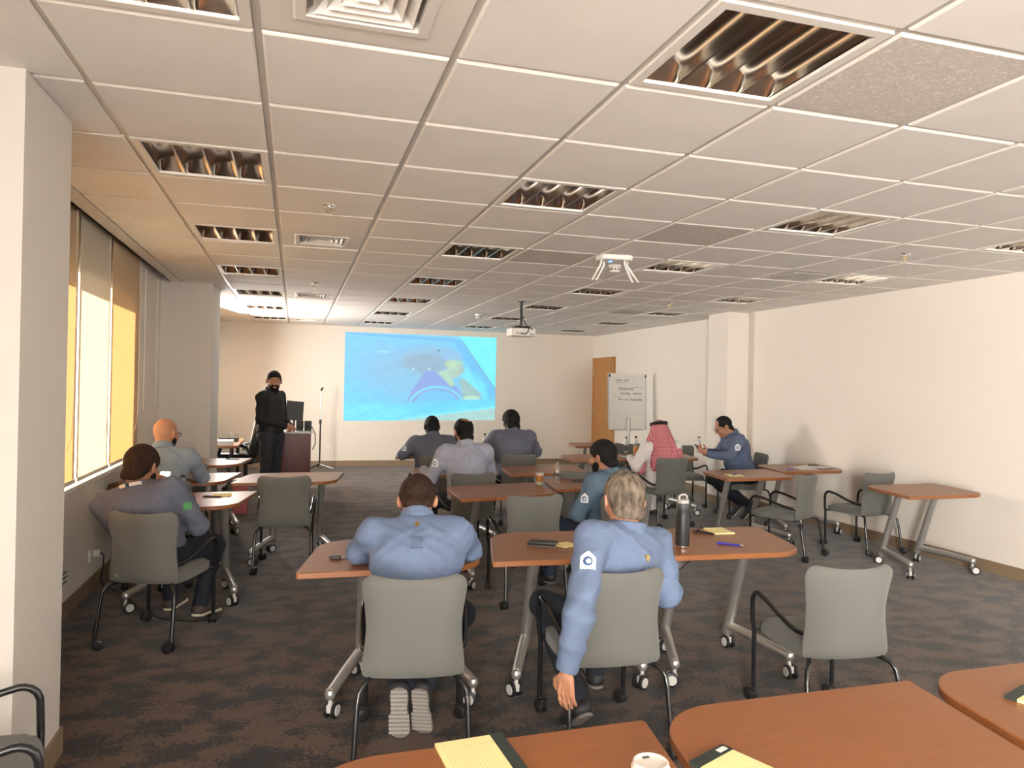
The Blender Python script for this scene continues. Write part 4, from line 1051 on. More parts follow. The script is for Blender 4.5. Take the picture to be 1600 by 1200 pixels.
        for x in (-1, 1):
            e = MB(); c = s.H(x*0.031, 0.0715, 0.002)
            e.lathe([(0, -0.0115), (0.0065, -0.0095), (0.0105, -0.005), (0.0115, 0), (0.0105, 0.005), (0.0065, 0.0095), (0, 0.0115)], 12, c, mi=0)
            p = s.H(x*0.031, 0.0805, 0.002); M = (s.HR @ Matrix.Rotation(-PI/2, 3, 'X')).to_4x4()
            e.lathe([(0.0, 0.0), (0.0052, 0.0005), (0.0045, 0.0028), (0, 0.0034)], 10, p, M, 1)
            e.build('eye', ['eye_white', 'iris'], s.t)
        if do_shirt:
            sv = nets(s.shirt_f, lo, hi, h); prt = [(sv[0], sv[1], 0)]
            sh = sdf_obj('shirt', prt, [shirt], s.t)
            if collar:
                nc = np.array(list(s.neck)); cl = nets(s.collar_f, nc-0.13, nc+0.13, 0.0065); sdf_obj('collar', [(cl[0], cl[1], 0)], [shirt], sh)
            if cuffs:
                for sd, (e, w, r, hd) in s.arms.items():
                    dv = (w-e).normalized(); b = MB().tube([w-dv*0.055, w-dv*0.05, w-dv*0.004, w+dv*0.006, w+dv*0.004], [0.036*r, 0.041*r, 0.0395*r, 0.038*r, 0.032*r], 16); b.build('cuff', shirt, sh)
            s.shirt = sh
        lp = np.array([list(x) for l in s.legs.values() for x in l[:3]]+[list(s.hip)])
        pv = nets(s.pants_f, lp.min(0)-0.22, lp.max(0)+0.20, h*1.1); sdf_obj('trousers', [(pv[0], pv[1], 0)], [pants], s.t)
        for sd, (hp, k, a, toe, tp) in s.legs.items():
            if toe is not None: s.shoe(a, toe, tp, shoes, ribs)
        if hair:
            v = nets(lambda Q: s.hair_f(Q, thick, hair_style), hc-0.16, hc+0.17, 0.0055 if h < 0.012 else 0.007); sdf_obj('hair', [(v[0], v[1], 0)], [hair], s.t)
        if beard:
            v = nets(lambda Q: s.beard_f(Q), hc-0.16, hc+0.15, 0.006); sdf_obj('beard', [(v[0], v[1], 0)], [beard], s.t)
        return s
    def patch(s, name, c, rt, up, w, hgt, m, outline=None, off=0.004, nn=8, parent=None, fn=None):
        """cloth badge laid on the shirt: grid marched on to the garment surface"""
        c = Vector(c); rt = Vector(rt).normalized(); up = Vector(up); up = (up-rt*up.dot(rt)).normalized(); n = rt.cross(up)
        fn = fn or s.shirt_f
        uv = outline or [(-1, -1), (1, -1), (1, 1), (-1, 1)]
        gu = np.linspace(-1, 1, nn+1); U, V = np.meshgrid(gu, gu)
        # map the square on to the outline by bilinear / polar shrink
        if outline:
            ang = np.arctan2(V, U); mx = np.maximum(np.abs(U), np.abs(V)); R = np.zeros_like(ang)
            m_ = len(outline)
            for i in range(m_):
                (x0, y0), (x1, y1) = outline[i], outline[(i+1) % m_]
                dx, dy = np.cos(ang), np.sin(ang); den = dx*(y1-y0)-dy*(x1-x0); den = np.where(np.abs(den) < 1e-6, 1e-6, den)
                t = (x0*(y1-y0)-y0*(x1-x0))/den; k = (x0*dy-y0*dx)/den*-1
                ss = ((t*dx-x0)*(x1-x0)+(t*dy-y0)*(y1-y0))/((x1-x0)**2+(y1-y0)**2)
                ok = (t > 0) & (ss >= -1e-3) & (ss <= 1+1e-3); R = np.where(ok, t, R)
            U, V = mx*np.cos(ang)*R, mx*np.sin(ang)*R
        pts = np.array(list(c))+np.array(list(rt))*(U*w/2)[..., None]+np.array(list(up))*(V*hgt/2)[..., None]+np.array(list(n))*0.10
        pts = pts.reshape(-1, 3).astype(F32); dn = -np.array(list(n), F32)
        for _ in range(40):
            d = fn(pts)-off; pts = pts+dn*np.clip(d*0.8, -0.02, 0.02)[:, None]
        k = nn+1; idx = np.arange(k*k).reshape(k, k)
        f = np.stack([idx[:-1, :-1], idx[:-1, 1:], idx[1:, 1:], idx[1:, :-1]], -1).reshape(-1, 4)
        back = pts+dn*(off+0.002); o = len(pts); loop = list(idx[0, :])+list(idx[1:, -1])+list(idx[-1, -2::-1])+list(idx[-2:0:-1, 0])
        fs = f.tolist()+[[a+o for a in reversed(q)] for q in f.tolist()]+[[loop[i], loop[i]+o, loop[(i+1) % len(loop)]+o, loop[(i+1) % len(loop)]] for i in range(len(loop))]
        me = bpy.data.meshes.new(name); me.from_pydata(np.concatenate([pts, back]).tolist(), [], fs); me.update(); me.materials.append(MATS[m]); me.shade_smooth(); me.set_sharp_from_angle(angle=rad(50))
        ob = bpy.data.objects.new(name, me); COL.objects.link(ob); ob.parent = parent or s.shirt
        return ob
    def badge(s, c, rt, up, w=0.062, col='patch_white', mark=True):
        pent = [(-1, -1), (1, -1), (1, 0.35), (0, 1), (-1, 0.35)]
        p = s.patch('sleeve_badge', c, rt, up, w, w*1.25, col, pent)
        if mark:
            rg = [(math.cos(a), math.sin(a)) for a in np.linspace(0, 2*PI, 13)[:-1]]
            s.patch('badge_emblem', Vector(c)-Vector(up).normalized()*w*0.10, rt, up, w*0.62, w*0.66, 'patch_blue', rg, off=0.0065)
            s.patch('badge_emblem', Vector(c)-Vector(up).normalized()*w*0.12+Vector(rt).normalized()*w*0.05, rt, up, w*0.36, w*0.36, 'patch_white', rg, off=0.0085)
    def loop_tab(s, frac=0.72, m=None, w=0.05):
        c = s.hip+s.up*(s.L*frac)-s.fw*0.13
        s.patch('locker_loop', c, s.rt*1.0, s.up, w, 0.052, m, off=0.010)
    def back_logo(s, frac=0.90):
        c = s.hip+s.up*(s.L*frac)-s.fw*0.09
        s.patch('back_emblem', c, s.rt, s.up, 0.023, 0.028, 'brass', [(-0.8, 1), (-1, 0.3), (0, -1), (1, 0.3), (0.8, 1)], off=0.005)
    def glasses(s):
        b = MB()
        for x in (-1, 1):
            ring = [s.H(x*0.033+0.022*math.cos(a), 0.108-0.010*abs(x*0.033+0.022*math.cos(a))/0.055, 0.002+0.016*math.sin(a)) for a in np.linspace(0, 2*PI, 15)[:-1]]
            b.tube(ring, 0.0019, 6, closed=True)
            b.tube([s.H(x*0.055, 0.098, 0.006), s.H(x*0.076, 0.06, 0.006), s.H(x*0.080, 0.0, 0.004), s.H(x*0.082, -0.016, -0.008)], 0.0020, 6)
        b.tube([s.H(-0.011, 0.110, 0.006), s.H(0, 0.112, 0.009), s.H(0.011, 0.110, 0.006)], 0.0018, 6)
        g = b.build('eyeglasses', 'black_plastic', s.t)
        for x in (-1, 1):
            ring = [s.H(x*0.033+0.021*math.cos(a), 0.108-0.010*abs(x*0.033+0.021*math.cos(a))/0.055, 0.002+0.015*math.sin(a)) for a in np.linspace(0, 2*PI, 15)[:-1]]
            MB().add(ring, [tuple(range(14))]).build('lens', 'lens', g)
def seat_of(k): c = CHAIRS[k]; return (c[0], c[1]), c[2]
# ------------------------------------------------------------------ the people in the room
# man in light blue bent over his table (left of centre, near)
c, a = seat_of('L')
p = Person('man in light blue shirt hunched over the table, dark hair, ears showing', c, a, hip=(0.005, -0.045, 0.505), lean=31, L=0.475, g=1.10, gc=1.18, sw=0.195, head_pitch=44, neck_fwd=0.03, h=0.009)
p.arm(-1, (-0.255, 0.255, 0.775), (-0.10, 0.42, 0.765), r=1.08); p.arm(1, (0.255, 0.27, 0.775), (0.12, 0.43, 0.765), r=1.08)
p.hands += [dict(w=(-0.10, 0.42, 0.762), d=(0.8, 0.6, -0.05), n=(0, 0, -1), side=-1, curl=0.4), dict(w=(0.12, 0.43, 0.762), d=(-0.7, 0.7, -0.05), n=(0, 0, -1), side=1, curl=0.4)]
p.leg(-1, (-0.12, 0.36, 0.46), (-0.055, 0.055, 0.22), (0.05, 1), rad(74)); p.leg(1, (0.22, 0.31, 0.455), (0.045, 0.085, 0.21), (0.22, 1), rad(68))
p.build('shirt_blue', 'trousers_navy', 'skin_fair', 'hair_brown', ribs=True, shoes=('shoe_dark', 'grey_sole'))
p.loop_tab(0.70, 'shirt_blue_shaded'); p.back_logo(0.90)
# grey-haired man leaning back, left arm hanging
c, a = seat_of('M')
p = Person('grey-haired man in blue shirt leaning back, left arm hanging down', c, a, hip=(0.03, 0.01, 0.50), lean=-7, lat=11, L=0.405, g=1.14, gc=1.26, sw=0.205, twist=22, head_yaw=-22, head_pitch=16, head_roll=4, hs=1.10, h=0.009)
p.arm(-1, (-0.218, -0.345, 0.625), (-0.258, -0.335, 0.425), r=1.22); p.arm(1, (0.325, 0.0, 0.60), (0.235, 0.26, 0.585), r=1.25)
p.hands += [dict(w=(-0.260, -0.333, 0.405), d=(0.02, 0.06, -1), n=(0.75, 0.65, 0), side=-1, curl=0.30, sc=1.05), dict(w=(0.232, 0.272, 0.58), d=(-0.3, 0.9, -0.2), n=(0, 0, -1), side=1, curl=0.5)]
p.leg(-1, (-0.17, 0.36, 0.47), (-0.09, 0.02, 0.12), (-0.25, 1), rad(38)); p.leg(1, (0.13, 0.42, 0.46), (0.12, 0.40, 0.10), (0.1, 1), 0)
p.build('shirt_blue', 'trousers_navy', 'skin_fair', 'hair_grey', 'thin', thick=0.013, cuffs=True)
ua = (Vector((-0.218, -0.345, 0.625))-p.sh[-1]).normalized(); bc = p.sh[-1].lerp(Vector((-0.218, -0.345, 0.625)), 0.30)
p.badge(bc+Vector((-0.02, -0.055, 0.0)), (0.93, -0.35, 0), -ua, 0.066); p.back_logo(0.82); p.loop_tab(0.64, 'shirt_blue_shaded', 0.04)
# man by the window with the phone
c, a = seat_of('P2')
p = Person('dark-haired man in slate shirt by the window looking at his phone', c, a, hip=(-0.07, 0.02, 0.50), lean=-3, lat=-14, L=0.385, g=1.16, gc=1.30, sw=0.205, twist=6, head_yaw=-14, head_pitch=16, hs=1.12, h=0.010)
p.arm(-1, (-0.36, 0.12, 0.63), (-0.27, 0.31, 0.80), r=1.12); p.arm(1, (0.16, 0.13, 0.645), (-0.06, 0.36, 0.80), r=1.2)
p.hands += [dict(w=(-0.268, 0.315, 0.805), d=(0.15, 0.5, 0.8), n=(0.8, 0.1, -0.1), side=-1, curl=0.75), dict(w=(-0.07, 0.365, 0.803), d=(-0.8, 0.35, 0.35), n=(-0.2, 0.5, -0.6), side=1, curl=0.8)]
p.leg(-1, (-0.14, 0.37, 0.46), (-0.15, 0.40, 0.10), (-0.1, 1), 0); p.leg(1, (0.15, 0.37, 0.47), (0.10, 0.30, 0.10), (0.15, 1), rad(6))
p.build('shirt_slate', 'trousers_navy', 'skin_tan', 'hair_brown', thick=0.010, beard='hair_black', shoes=('shoe_brown', 'white_sole'))
p.loop_tab(0.70, 'shirt_slate', 0.055)
e = Vector((0.16, 0.13, 0.645)); bc = p.sh[1].lerp(e, 0.42)
p.patch('sleeve_flag', bc+Vector((0.05, -0.04, 0.0)), (0.75, 0.66, 0), (0.0, 0, 1), 0.05, 0.042, 'green_patch')
for yy, w, m in ((0.0, 0.15, 'lanyard_white'), (0.002, 0.02, 'lanyard_navy')):
    R3 = p.R @ rotm(0, rad(12), 0); cc = p.neck+p.up*0.030+p.fw*0.004
    pts = [cc+R3 @ Vector((0.087*math.cos(t_), 0.093*math.sin(t_), 0)) for t_ in np.linspace(-PI/2-w*6, -PI/2+w*6, 12)]
    b = MB()
    for i in range(len(pts)-1):
        q0, q1 = pts[i], pts[i+1]; o = (((q0+q1)/2)-cc).normalized()*(0.001+yy); u = R3 @ Vector((0, 0, 0.010))
        b.add([q0+o-u, q1+o-u, q1+o+u, q0+o+u, q0-o-u, q1-o-u, q1-o+u, q0-o+u], [(0, 1, 2, 3), (7, 6, 5, 4), (3, 2, 6, 7), (1, 0, 4, 5), (0, 3, 7, 4), (2, 1, 5, 6)])
    b.build('lanyard', m, p.shirt)
PHONE_MAN = p
# bald man with glasses beside the window
c, a = seat_of('P3')
p = Person('bald man with black glasses in grey-blue shirt beside the window', c, a, hip=(-0.05, -0.03, 0.51), lean=15, L=0.50, g=1.06, gc=1.14, sw=0.20, head_yaw=-32, head_pitch=8, neck_fwd=0.03, h=0.012)
p.arm(-1, (-0.28, 0.20, 0.76), (-0.14, 0.40, 0.757), r=1.08); p.arm(1, (0.235, 0.21, 0.765), (0.10, 0.42, 0.757), r=1.08)
p.hands += [dict(w=(-0.14, 0.40, 0.752), d=(0.7, 0.7, 0), n=(0, 0, -1), side=-1, curl=0.4), dict(w=(0.10, 0.42, 0.752), d=(-0.7, 0.7, 0), n=(0, 0, -1), side=1, curl=0.4)]
p.leg(-1, (-0.13, 0.37, 0.46), (-0.13, 0.38, 0.10), (0, 1), 0); p.leg(1, (0.13, 0.37, 0.46), (0.13, 0.36, 0.10), (0.1, 1), 0)
p.build('shirt_greyblue', 'trousers_navy', 'skin_fair', None, beard='hair_black'); p.glasses(); p.back_logo(0.86); p.loop_tab(0.72, 'shirt_greyblue', 0.03)
# heavy man at the front left
c, a = seat_of('P4')
p = Person('heavy man in slate shirt with cropped dark hair at front left table', c, a, hip=(0, -0.03, 0.51), lean=16, L=0.455, g=1.28, gc=1.30, sw=0.205, head_pitch=14, neck_fwd=0.03, h=0.014)
p.arm(-1, (-0.33, 0.16, 0.755), (-0.17, 0.36, 0.76), r=1.15); p.arm(1, (0.31, 0.16, 0.755), (0.15, 0.36, 0.76), r=1.15)
p.hands += [dict(w=(-0.17, 0.36, 0.755), d=(0.6, 0.7, 0), n=(0, 0, -1), side=-1, curl=0.4), dict(w=(0.15, 0.36, 0.755), d=(-0.6, 0.7, 0), n=(0, 0, -1), side=1, curl=0.4)]
p.leg(-1, (-0.15, 0.37, 0.46), (-0.14, 0.36, 0.10), (0, 1), 0); p.leg(1, (0.15, 0.37, 0.46), (0.14, 0.36, 0.10), (0, 1), 0)
p.build('shirt_slate', 'trousers_navy', 'skin_dark', 'hair_black', thick=0.006); p.loop_tab(0.74, 'shirt_slate', 0.03)
bc = p.sh[-1].lerp(Vector((-0.33, 0.16, 0.755)), 0.45); p.badge(bc+Vector((-0.07, -0.03, 0.0)), (0.35, -0.93, 0), (0, 0, 1), 0.05)
# balding man in the pale shirt
c, a = seat_of('P5')
p = Person('balding man in pale lilac-grey shirt, left forearm on table', c, a, hip=(0, -0.03, 0.51), lean=8, L=0.49, g=1.06, gc=1.14, sw=0.20, head_yaw=6, head_pitch=8, h=0.012)
p.arm(-1, (-0.30, 0.10, 0.70), (-0.30, 0.34, 0.757), r=1.12); p.arm(1, (0.28, 0.14, 0.74), (0.10, 0.36, 0.757), r=1.12)
p.hands += [dict(w=(-0.30, 0.345, 0.753), d=(0.25, 1, -0.05), n=(0, 0, -1), side=-1, curl=0.6), dict(w=(0.10, 0.36, 0.753), d=(-0.8, 0.6, 0), n=(0, 0, -1), side=1, curl=0.4)]
p.leg(-1, (-0.16, 0.36, 0.46), (-0.15, 0.34, 0.10), (-0.1, 1), 0); p.leg(1, (0.14, 0.37, 0.46), (0.13, 0.34, 0.10), (0.1, 1), 0)
p.build('shirt_pale', 'trousers_navy', 'skin_tan', 'hair_black', 'crown', thick=0.009, beard='hair_black'); p.loop_tab(0.74, 'shirt_pale', 0.02)
bc = p.sh[-1].lerp(Vector((-0.30, 0.10, 0.70)), 0.35); p.badge(bc+Vector((-0.06, -0.04, 0)), (0.55, -0.83, 0), (0, 0, 1), 0.06)
# broad man with thick black hair
c, a = seat_of('P6')
p = Person('broad man in slate shirt with thick black hair at the front table', c, a, hip=(0, -0.03, 0.51), lean=10, L=0.505, g=1.30, gc=1.36, sw=0.215, head_yaw=10, head_pitch=6, h=0.014)
p.arm(-1, (-0.33, 0.16, 0.77), (-0.20, 0.38, 0.76), r=1.18); p.arm(1, (0.34, 0.14, 0.77), (0.18, 0.36, 0.76), r=1.18)
p.hands += [dict(w=(-0.20, 0.38, 0.755), d=(0.6, 0.7, 0), n=(0, 0, -1), side=-1, curl=0.4), dict(w=(0.18, 0.36, 0.755), d=(-0.6, 0.7, 0), n=(0, 0, -1), side=1, curl=0.4)]
p.leg(-1, (-0.15, 0.37, 0.46), (-0.14, 0.36, 0.10), (0, 1), 0); p.leg(1, (0.15, 0.37, 0.46), (0.14, 0.36, 0.10), (0, 1), 0)
p.build('shirt_slate', 'trousers_navy', 'skin_dark', 'hair_black', thick=0.022)
# man in jeans turned left
c, a = seat_of('P9')
p = Person('black-haired man in teal-blue shirt and blue jeans turned to the left', c, a, hip=(-0.02, 0.0, 0.505), lean=1, lat=-2, L=0.395, g=1.12, gc=1.18, sw=0.19, twist=28, head_yaw=4, head_pitch=12, h=0.011)
p.arm(-1, (-0.30, -0.02, 0.62), (-0.20, 0.22, 0.64), r=1.12); p.arm(1, (0.20, 0.24, 0.62), (-0.02, 0.34, 0.63), r=1.05)
p.hands += [dict(w=(-0.195, 0.225, 0.64), d=(0.6, 0.8, -0.05), n=(0.1, 0, -1), side=-1, curl=0.6), dict(w=(-0.03, 0.345, 0.63), d=(-0.8, 0.4, 0), n=(0, 0, -1), side=1, curl=0.6)]
p.leg(-1, (-0.30, 0.30, 0.47), (-0.36, 0.34, 0.10), (-0.5, 1), 0); p.leg(1, (0.02, 0.40, 0.46), (-0.02, 0.40, 0.10), (-0.4, 1), 0)
p.build('shirt_teal', 'jeans', 'skin_tan', 'hair_black', thick=0.013, beard='hair_black')
bc = p.sh[-1].lerp(Vector((-0.30, -0.02, 0.62)), 0.42); p.badge(bc+Vector((-0.05, -0.05, 0)), (0.75, -0.66, 0), (0, 0, 1), 0.055)
# man with the red checked headscarf
c, a = seat_of('P10')
p = Person('man in white robe with red checked headscarf and black cord', c, a, hip=(0, -0.01, 0.51), lean=6, L=0.415, g=1.12, gc=1.12, sw=0.20, head_yaw=-6, head_pitch=6, h=0.013)
p.arm(-1, (-0.31, 0.06, 0.66), (-0.24, 0.30, 0.74), r=1.15); p.arm(1, (0.28, 0.12, 0.68), (0.10, 0.34, 0.75), r=1.15)
p.hands += [dict(w=(-0.24, 0.31, 0.745), d=(0.4, 0.9, 0), n=(0, 0, -1), side=-1, curl=0.5), dict(w=(0.10, 0.345, 0.752), d=(-0.6, 0.7, 0), n=(0, 0, -1), side=1, curl=0.5)]
p.leg(-1, (-0.14, 0.37, 0.46), (-0.14, 0.36, 0.10), (0, 1), 0); p.leg(1, (0.14, 0.37, 0.46), (0.14, 0.36, 0.10), (0, 1), 0)
p.build('thobe_white', 'thobe_white', 'skin_tan', None, beard='hair_black')
def scarf(P, s=p):
    q = (P-v3(s.headc))@npm(s.HR)
    d = s_ell(q, (0, -0.014, 0.026), (0.092, 0.112, 0.104))
    d = smin(d, s_cap(q, (0, -0.045, 0.0), (0.0, -0.155, -0.32), 0.100, 0.195, (0, 1, 0), 0.45), 0.05)
    d = smin(d, s_cap(q, (0.05, -0.03, -0.06), (0.20, -0.05, -0.30), 0.080, 0.095, (0.5, 1, 0), 0.5), 0.04)
    d = smin(d, s_cap(q, (0.19, -0.02, -0.28), (0.235, -0.06, -0.46), 0.065, 0.045), 0.03)
    d = smin(d, s_cap(q, (-0.06, 0.0, -0.06), (-0.15, 0.03, -0.26), 0.060, 0.055, (0.5, 1, 0), 0.5), 0.04)
    d = smin(d, s_cap(q, (-0.15, 0.03, -0.26), (-0.23, 0.02, -0.46), 0.045, 0.04), 0.03)
    fold = 0.006*np.sin(q[..., 0]*55+2*np.sin(q[..., 2]*9))*np.clip(-q[..., 2]*6, 0, 1)
    face = s_ell(q, (0, 0.115, -0.02), (0.062, 0.07, 0.095))
    return np.maximum(d+fold, -face)
hc = np.array(list(p.headc)); v = nets(scarf, hc-np.array([0.34, 0.3, 0.58]), hc+np.array([0.34, 0.2, 0.16]), 0.010)
sc = sdf_obj('headscarf', [(v[0], v[1], 0)], ['headscarf_check'], p.t)
for k in range(2):
    ring = [p.H(0.086*math.cos(t_), -0.018+0.106*math.sin(t_), 0.074+k*0.018-0.010*math.sin(t_)) for t_ in np.linspace(0, 2*PI, 25)[:-1]]
    MB().tube(ring, 0.0105, 8, closed=True).build('head_cord', 'black_plastic', sc)
# man with glasses at the right, seen from the side
c, a = seat_of('P11')
p = Person('man with glasses in steel-blue shirt seated sideways by the right wall', c, a, hip=(0, 0.0, 0.51), lean=17, L=0.515, g=1.28, gc=1.26, sw=0.20, head_yaw=2, head_pitch=28, neck_fwd=0.05, h=0.012)
p.arm(-1, (-0.235, 0.26, 0.76), (-0.16, 0.50, 0.775), r=1.15); p.arm(1, (0.24, 0.24, 0.76), (0.06, 0.48, 0.775), r=1.12)
p.hands += [dict(w=(-0.155, 0.51, 0.78), d=(0.25, 0.8, 0.45), n=(0.7, 0, 0.4), side=-1, curl=0.7), dict(w=(0.05, 0.49, 0.78), d=(-0.4, 0.8, 0.35), n=(-0.6, 0, 0.5), side=1, curl=0.7)]
p.leg(-1, (-0.12, 0.34, 0.44), (-0.12, -0.02, 0.17), (0, 1), rad(52)); p.leg(1, (0.12, 0.36, 0.45), (0.10, 0.02, 0.16), (0, 1), rad(48))
p.build('shirt_steel', 'trousers_navy', 'skin_tan', 'hair_black', 'recede', thick=0.008, shoes=('shoe_dark', 'white_sole')); p.glasses()
bc = p.sh[-1].lerp(Vector((-0.235, 0.26, 0.76)), 0.38); p.badge(bc+Vector((-0.08, 0, 0)), (0, -1, 0.0), (0.0, 0.25, 1), 0.065)
GLASSES_MAN = p
# the presenter, standing
p = Person('standing presenter in black shirt and charcoal vest with clasped hands', (-0.285, 9.25), -122, hip=(0, 0, 0.905), lean=1, g=1.0, gc=1.08, sw=0.19, L=0.515, head_yaw=-50, head_pitch=4, h=0.012)
p.arm(-1, (-0.235, 0.02, 1.10), (-0.05, 0.24, 1.02)); p.arm(1, (0.235, 0.02, 1.10), (0.05, 0.25, 1.02))
p.hands += [dict(w=(-0.05, 0.245, 1.015), d=(0.75, 0.55, -0.15), n=(0.2, -0.6, -0.5), side=-1, curl=0.7), dict(w=(0.05, 0.255, 1.015), d=(-0.75, 0.5, -0.15), n=(-0.2, -0.6, -0.5), side=1, curl=0.7)]
p.leg(-1, (-0.10, 0.02, 0.49), (-0.10, -0.02, 0.10), (-0.1, 1), 0); p.leg(1, (0.10, 0.02, 0.49), (0.11, -0.02, 0.10), (0.1, 1), 0)
p.build('shirt_black', 'trousers_grey', 'skin_tan', 'hair_black', thick=0.007, beard='hair_black')
def vest(P, s=p):
    d = s.torso(P, 0.016); q = (P-v3(s.neck))@npm(s.R)
    d = np.maximum(d, np.abs(q[..., 0])-0.150)
    d = np.maximum(d, -s_cap(q, (0, 0.14, 0.02), (0, 0.14, -0.16), 0.055, 0.012))
    return np.maximum(d, -(P[..., 2]-0.93))
nc = np.array(list(p.neck)); v = nets(vest, nc-np.array([0.26, 0.24, 0.54]), nc+np.array([0.26, 0.24, 0.10]), 0.011); sdf_obj('vest', [(v[0], v[1], 0)], ['vest_charcoal'], p.shirt)
MB().tube([p.hip+Vector((0.158*math.cos(t_), 0.122*math.sin(t_), 0.065)) for t_ in np.linspace(0, 2*PI, 25)[:-1]], 0.014, 6, closed=True).build('belt', 'leather', p.t)
# ------------------------------------------------------------------ things on the tables and around the room
def atY(px, py, Y):
    d = W_ + R_*((px-800)/FPX) + U_*((600-py)/FPX); return Vector((0, 0, CAMH))+d*(Y/d.y)
def on(px, py, z=TZ): p = at(px, py, z); return (p.x, p.y, z+0.0008)
def pad(px, py, deg, w, l, label, bind='dark_green', lines=True, th=0.008, barcode=False, pos=None):
    t = thing('note_pad', label, 'note pad', pos or on(px, py), rad(deg))
    MB().box((0, 0, th/2), (w, l, th)).build('paper_block', 'yellow_paper', t)
    MB().box((0, l/2-0.012, th/2+0.0006), (w+0.002, 0.030, th+0.0018)).build('binding', bind, t)
    if lines:
        b = MB()
        for k in range(int(l/0.0085)-5): b.box((0, l/2-0.045-k*0.0085, th+0.0002), (w*0.98, 0.0007, 0.0004))
        b.box((-w*0.33, -0.01, th+0.0002), (0.0007, l*0.9, 0.0004)); b.build('ruled_lines', 'pad_line', t)
    if barcode: MB().box((w*0.32, l/2-0.012, th+0.0018), (0.03, 0.014, 0.0006)).build('barcode_sticker', 'paper', t)
    return t
def sticky(px, py, deg, w, l, label, th=0.004):
    t = thing('note_pad', label, 'note pad', on(px, py), rad(deg))
    MB().box((0, 0, th/2), (w, l, th)).build('paper_block', 'yellow_paper', t)
    MB().grid(lambda u, v: ((u-0.5)*w, (v-0.5)*l, th+0.0005+0.004*max(0, u-0.6)*(1-v)), 8, 8).build('top_sheet', 'yellow_paper', t)
    return t
def pen(px, py, deg, label, m='blue_ink', ln=0.14, z=TZ):
    p = on(px, py, z)
    t = thing('pen', label, 'pen', (p[0], p[1], z+0.0055), rad(deg))
    MB().tube([(-ln/2, 0, 0), (ln*0.36, 0, 0)], 0.0048, 8).build('barrel', m, t)
    MB().tube([(ln*0.36, 0, 0), (ln*0.48, 0, -0.001), (ln/2, 0, -0.002)], [0.0045, 0.002, 0.0006], 8).build('tip', 'steel_brush', t)
    MB().box((-ln*0.33, 0, 0.0058), (ln*0.26, 0.003, 0.0016)).build('clip', m, t)
    return t
def phone(pos, M, label, screen='black_plastic', case='dark_grey', ln=0.15):
    t = thing('mobile_phone', label, 'phone', pos); t.rotation_euler = M.to_euler()
    MB().prism(round_poly([(-0.036, -ln/2, .009), (0.036, -ln/2, .009), (0.036, ln/2, .009), (-0.036, ln/2, .009)], 4), 0, 0.009, 0.002).build('phone_body', case, t)
    MB().prism(round_poly([(-0.033, -ln/2+0.004, .007), (0.033, -ln/2+0.004, .007), (0.033, ln/2-0.004, .007), (-0.033, ln/2-0.004, .007)], 4), 0.0088, 0.0096).build('screen', screen, t)
    return t
def water_bottle(pos, label, h=0.20, r=0.030, fill=0.0, cap='black_plastic', liquid='coffee'):
    t = thing('water_bottle', label, 'bottle', pos)
    prof = [(r*0.80, 0), (r, 0.006), (r, h*0.12), (r*0.94, h*0.16), (r, h*0.20), (r, h*0.52), (r*0.90, h*0.62), (r*0.62, h*0.78), (r*0.42, h*0.88), (r*0.42, h*0.93)]
    MB().lathe(prof, 18).build('bottle_body', 'clear_plastic', t)
    MB().lathe([(r*0.5, h*0.915), (r*0.5, h), (r*0.42, h*1.005)], 14).build('cap', cap, t)
    MB().lathe([(r*1.012, h*0.24), (r*1.012, h*0.46)], 18).build('bottle_label', 'clear_plastic' if not fill else liquid, t)
    if fill: MB().lathe([(r*0.7, 0.004), (r*0.95, 0.01), (r*0.95, h*fill)], 16).build('drink', liquid, t)
    return t
# foreground row
pad(752, 1192, 4, 0.20, 0.16, 'large yellow legal pad with dark binding at bottom centre', pos=None).rotation_euler = (0, 0, rad(-86))
pad(1166, 1212, 0, 0.125, 0.20, 'yellow pad with black top binding and barcode sticker, bottom right of centre', barcode=True).rotation_euler = (0, 0, rad(24))
pad(1652, 1104, 0, 0.125, 0.20, 'yellow pad cut off by the right picture edge').rotation_euler = (0, 0, rad(20))
t = thing('coffee_cup', 'paper coffee cup with pale plastic lid on foreground table', 'cup', (at(1017, 1194, 0.80).x, at(1017, 1194, 0.80).y, TZ+0.001))
MB().lathe([(0.026, 0), (0.028, 0.002), (0.036, 0.074), (0.0375, 0.077)], 24).build('cup_body', 'cup_cream', t)
MB().lathe([(0.039, 0.072), (0.0395, 0.078), (0.037, 0.080), (0.0355, 0.090), (0.032, 0.091), (0.031, 0.086), (0, 0.086)], 24).build('lid', 'lid', t)
MB().box((0, 0.022, 0.0868), (0.014, 0.006, 0.002)).build('sip_hole', 'dark_grey', t)
# table A1
phone(Vector(on(849, 852))+Vector((0, 0, 0.012)), Matrix.Rotation(rad(62), 3, 'Z'), 'dark mobile phone lying on a small notebook beside yellow note pad')
t = thing('notebook', 'thin tan notebook under the dark phone', 'notebook', on(846, 853), rad(66)); MB().prism(round_poly([(-0.045, -0.075, .004), (0.045, -0.075, .004), (0.045, 0.075, .004), (-0.045, 0.075, .004)], 2), 0, 0.010).build('notebook_cover', 'shoe_brown', t); MB().box((0, 0, 0.005), (0.086, 0.1505, 0.006)).build('pages', 'paper', t)
sticky(884, 852, 20, 0.10, 0.095, 'small yellow note pad beside the dark phone')
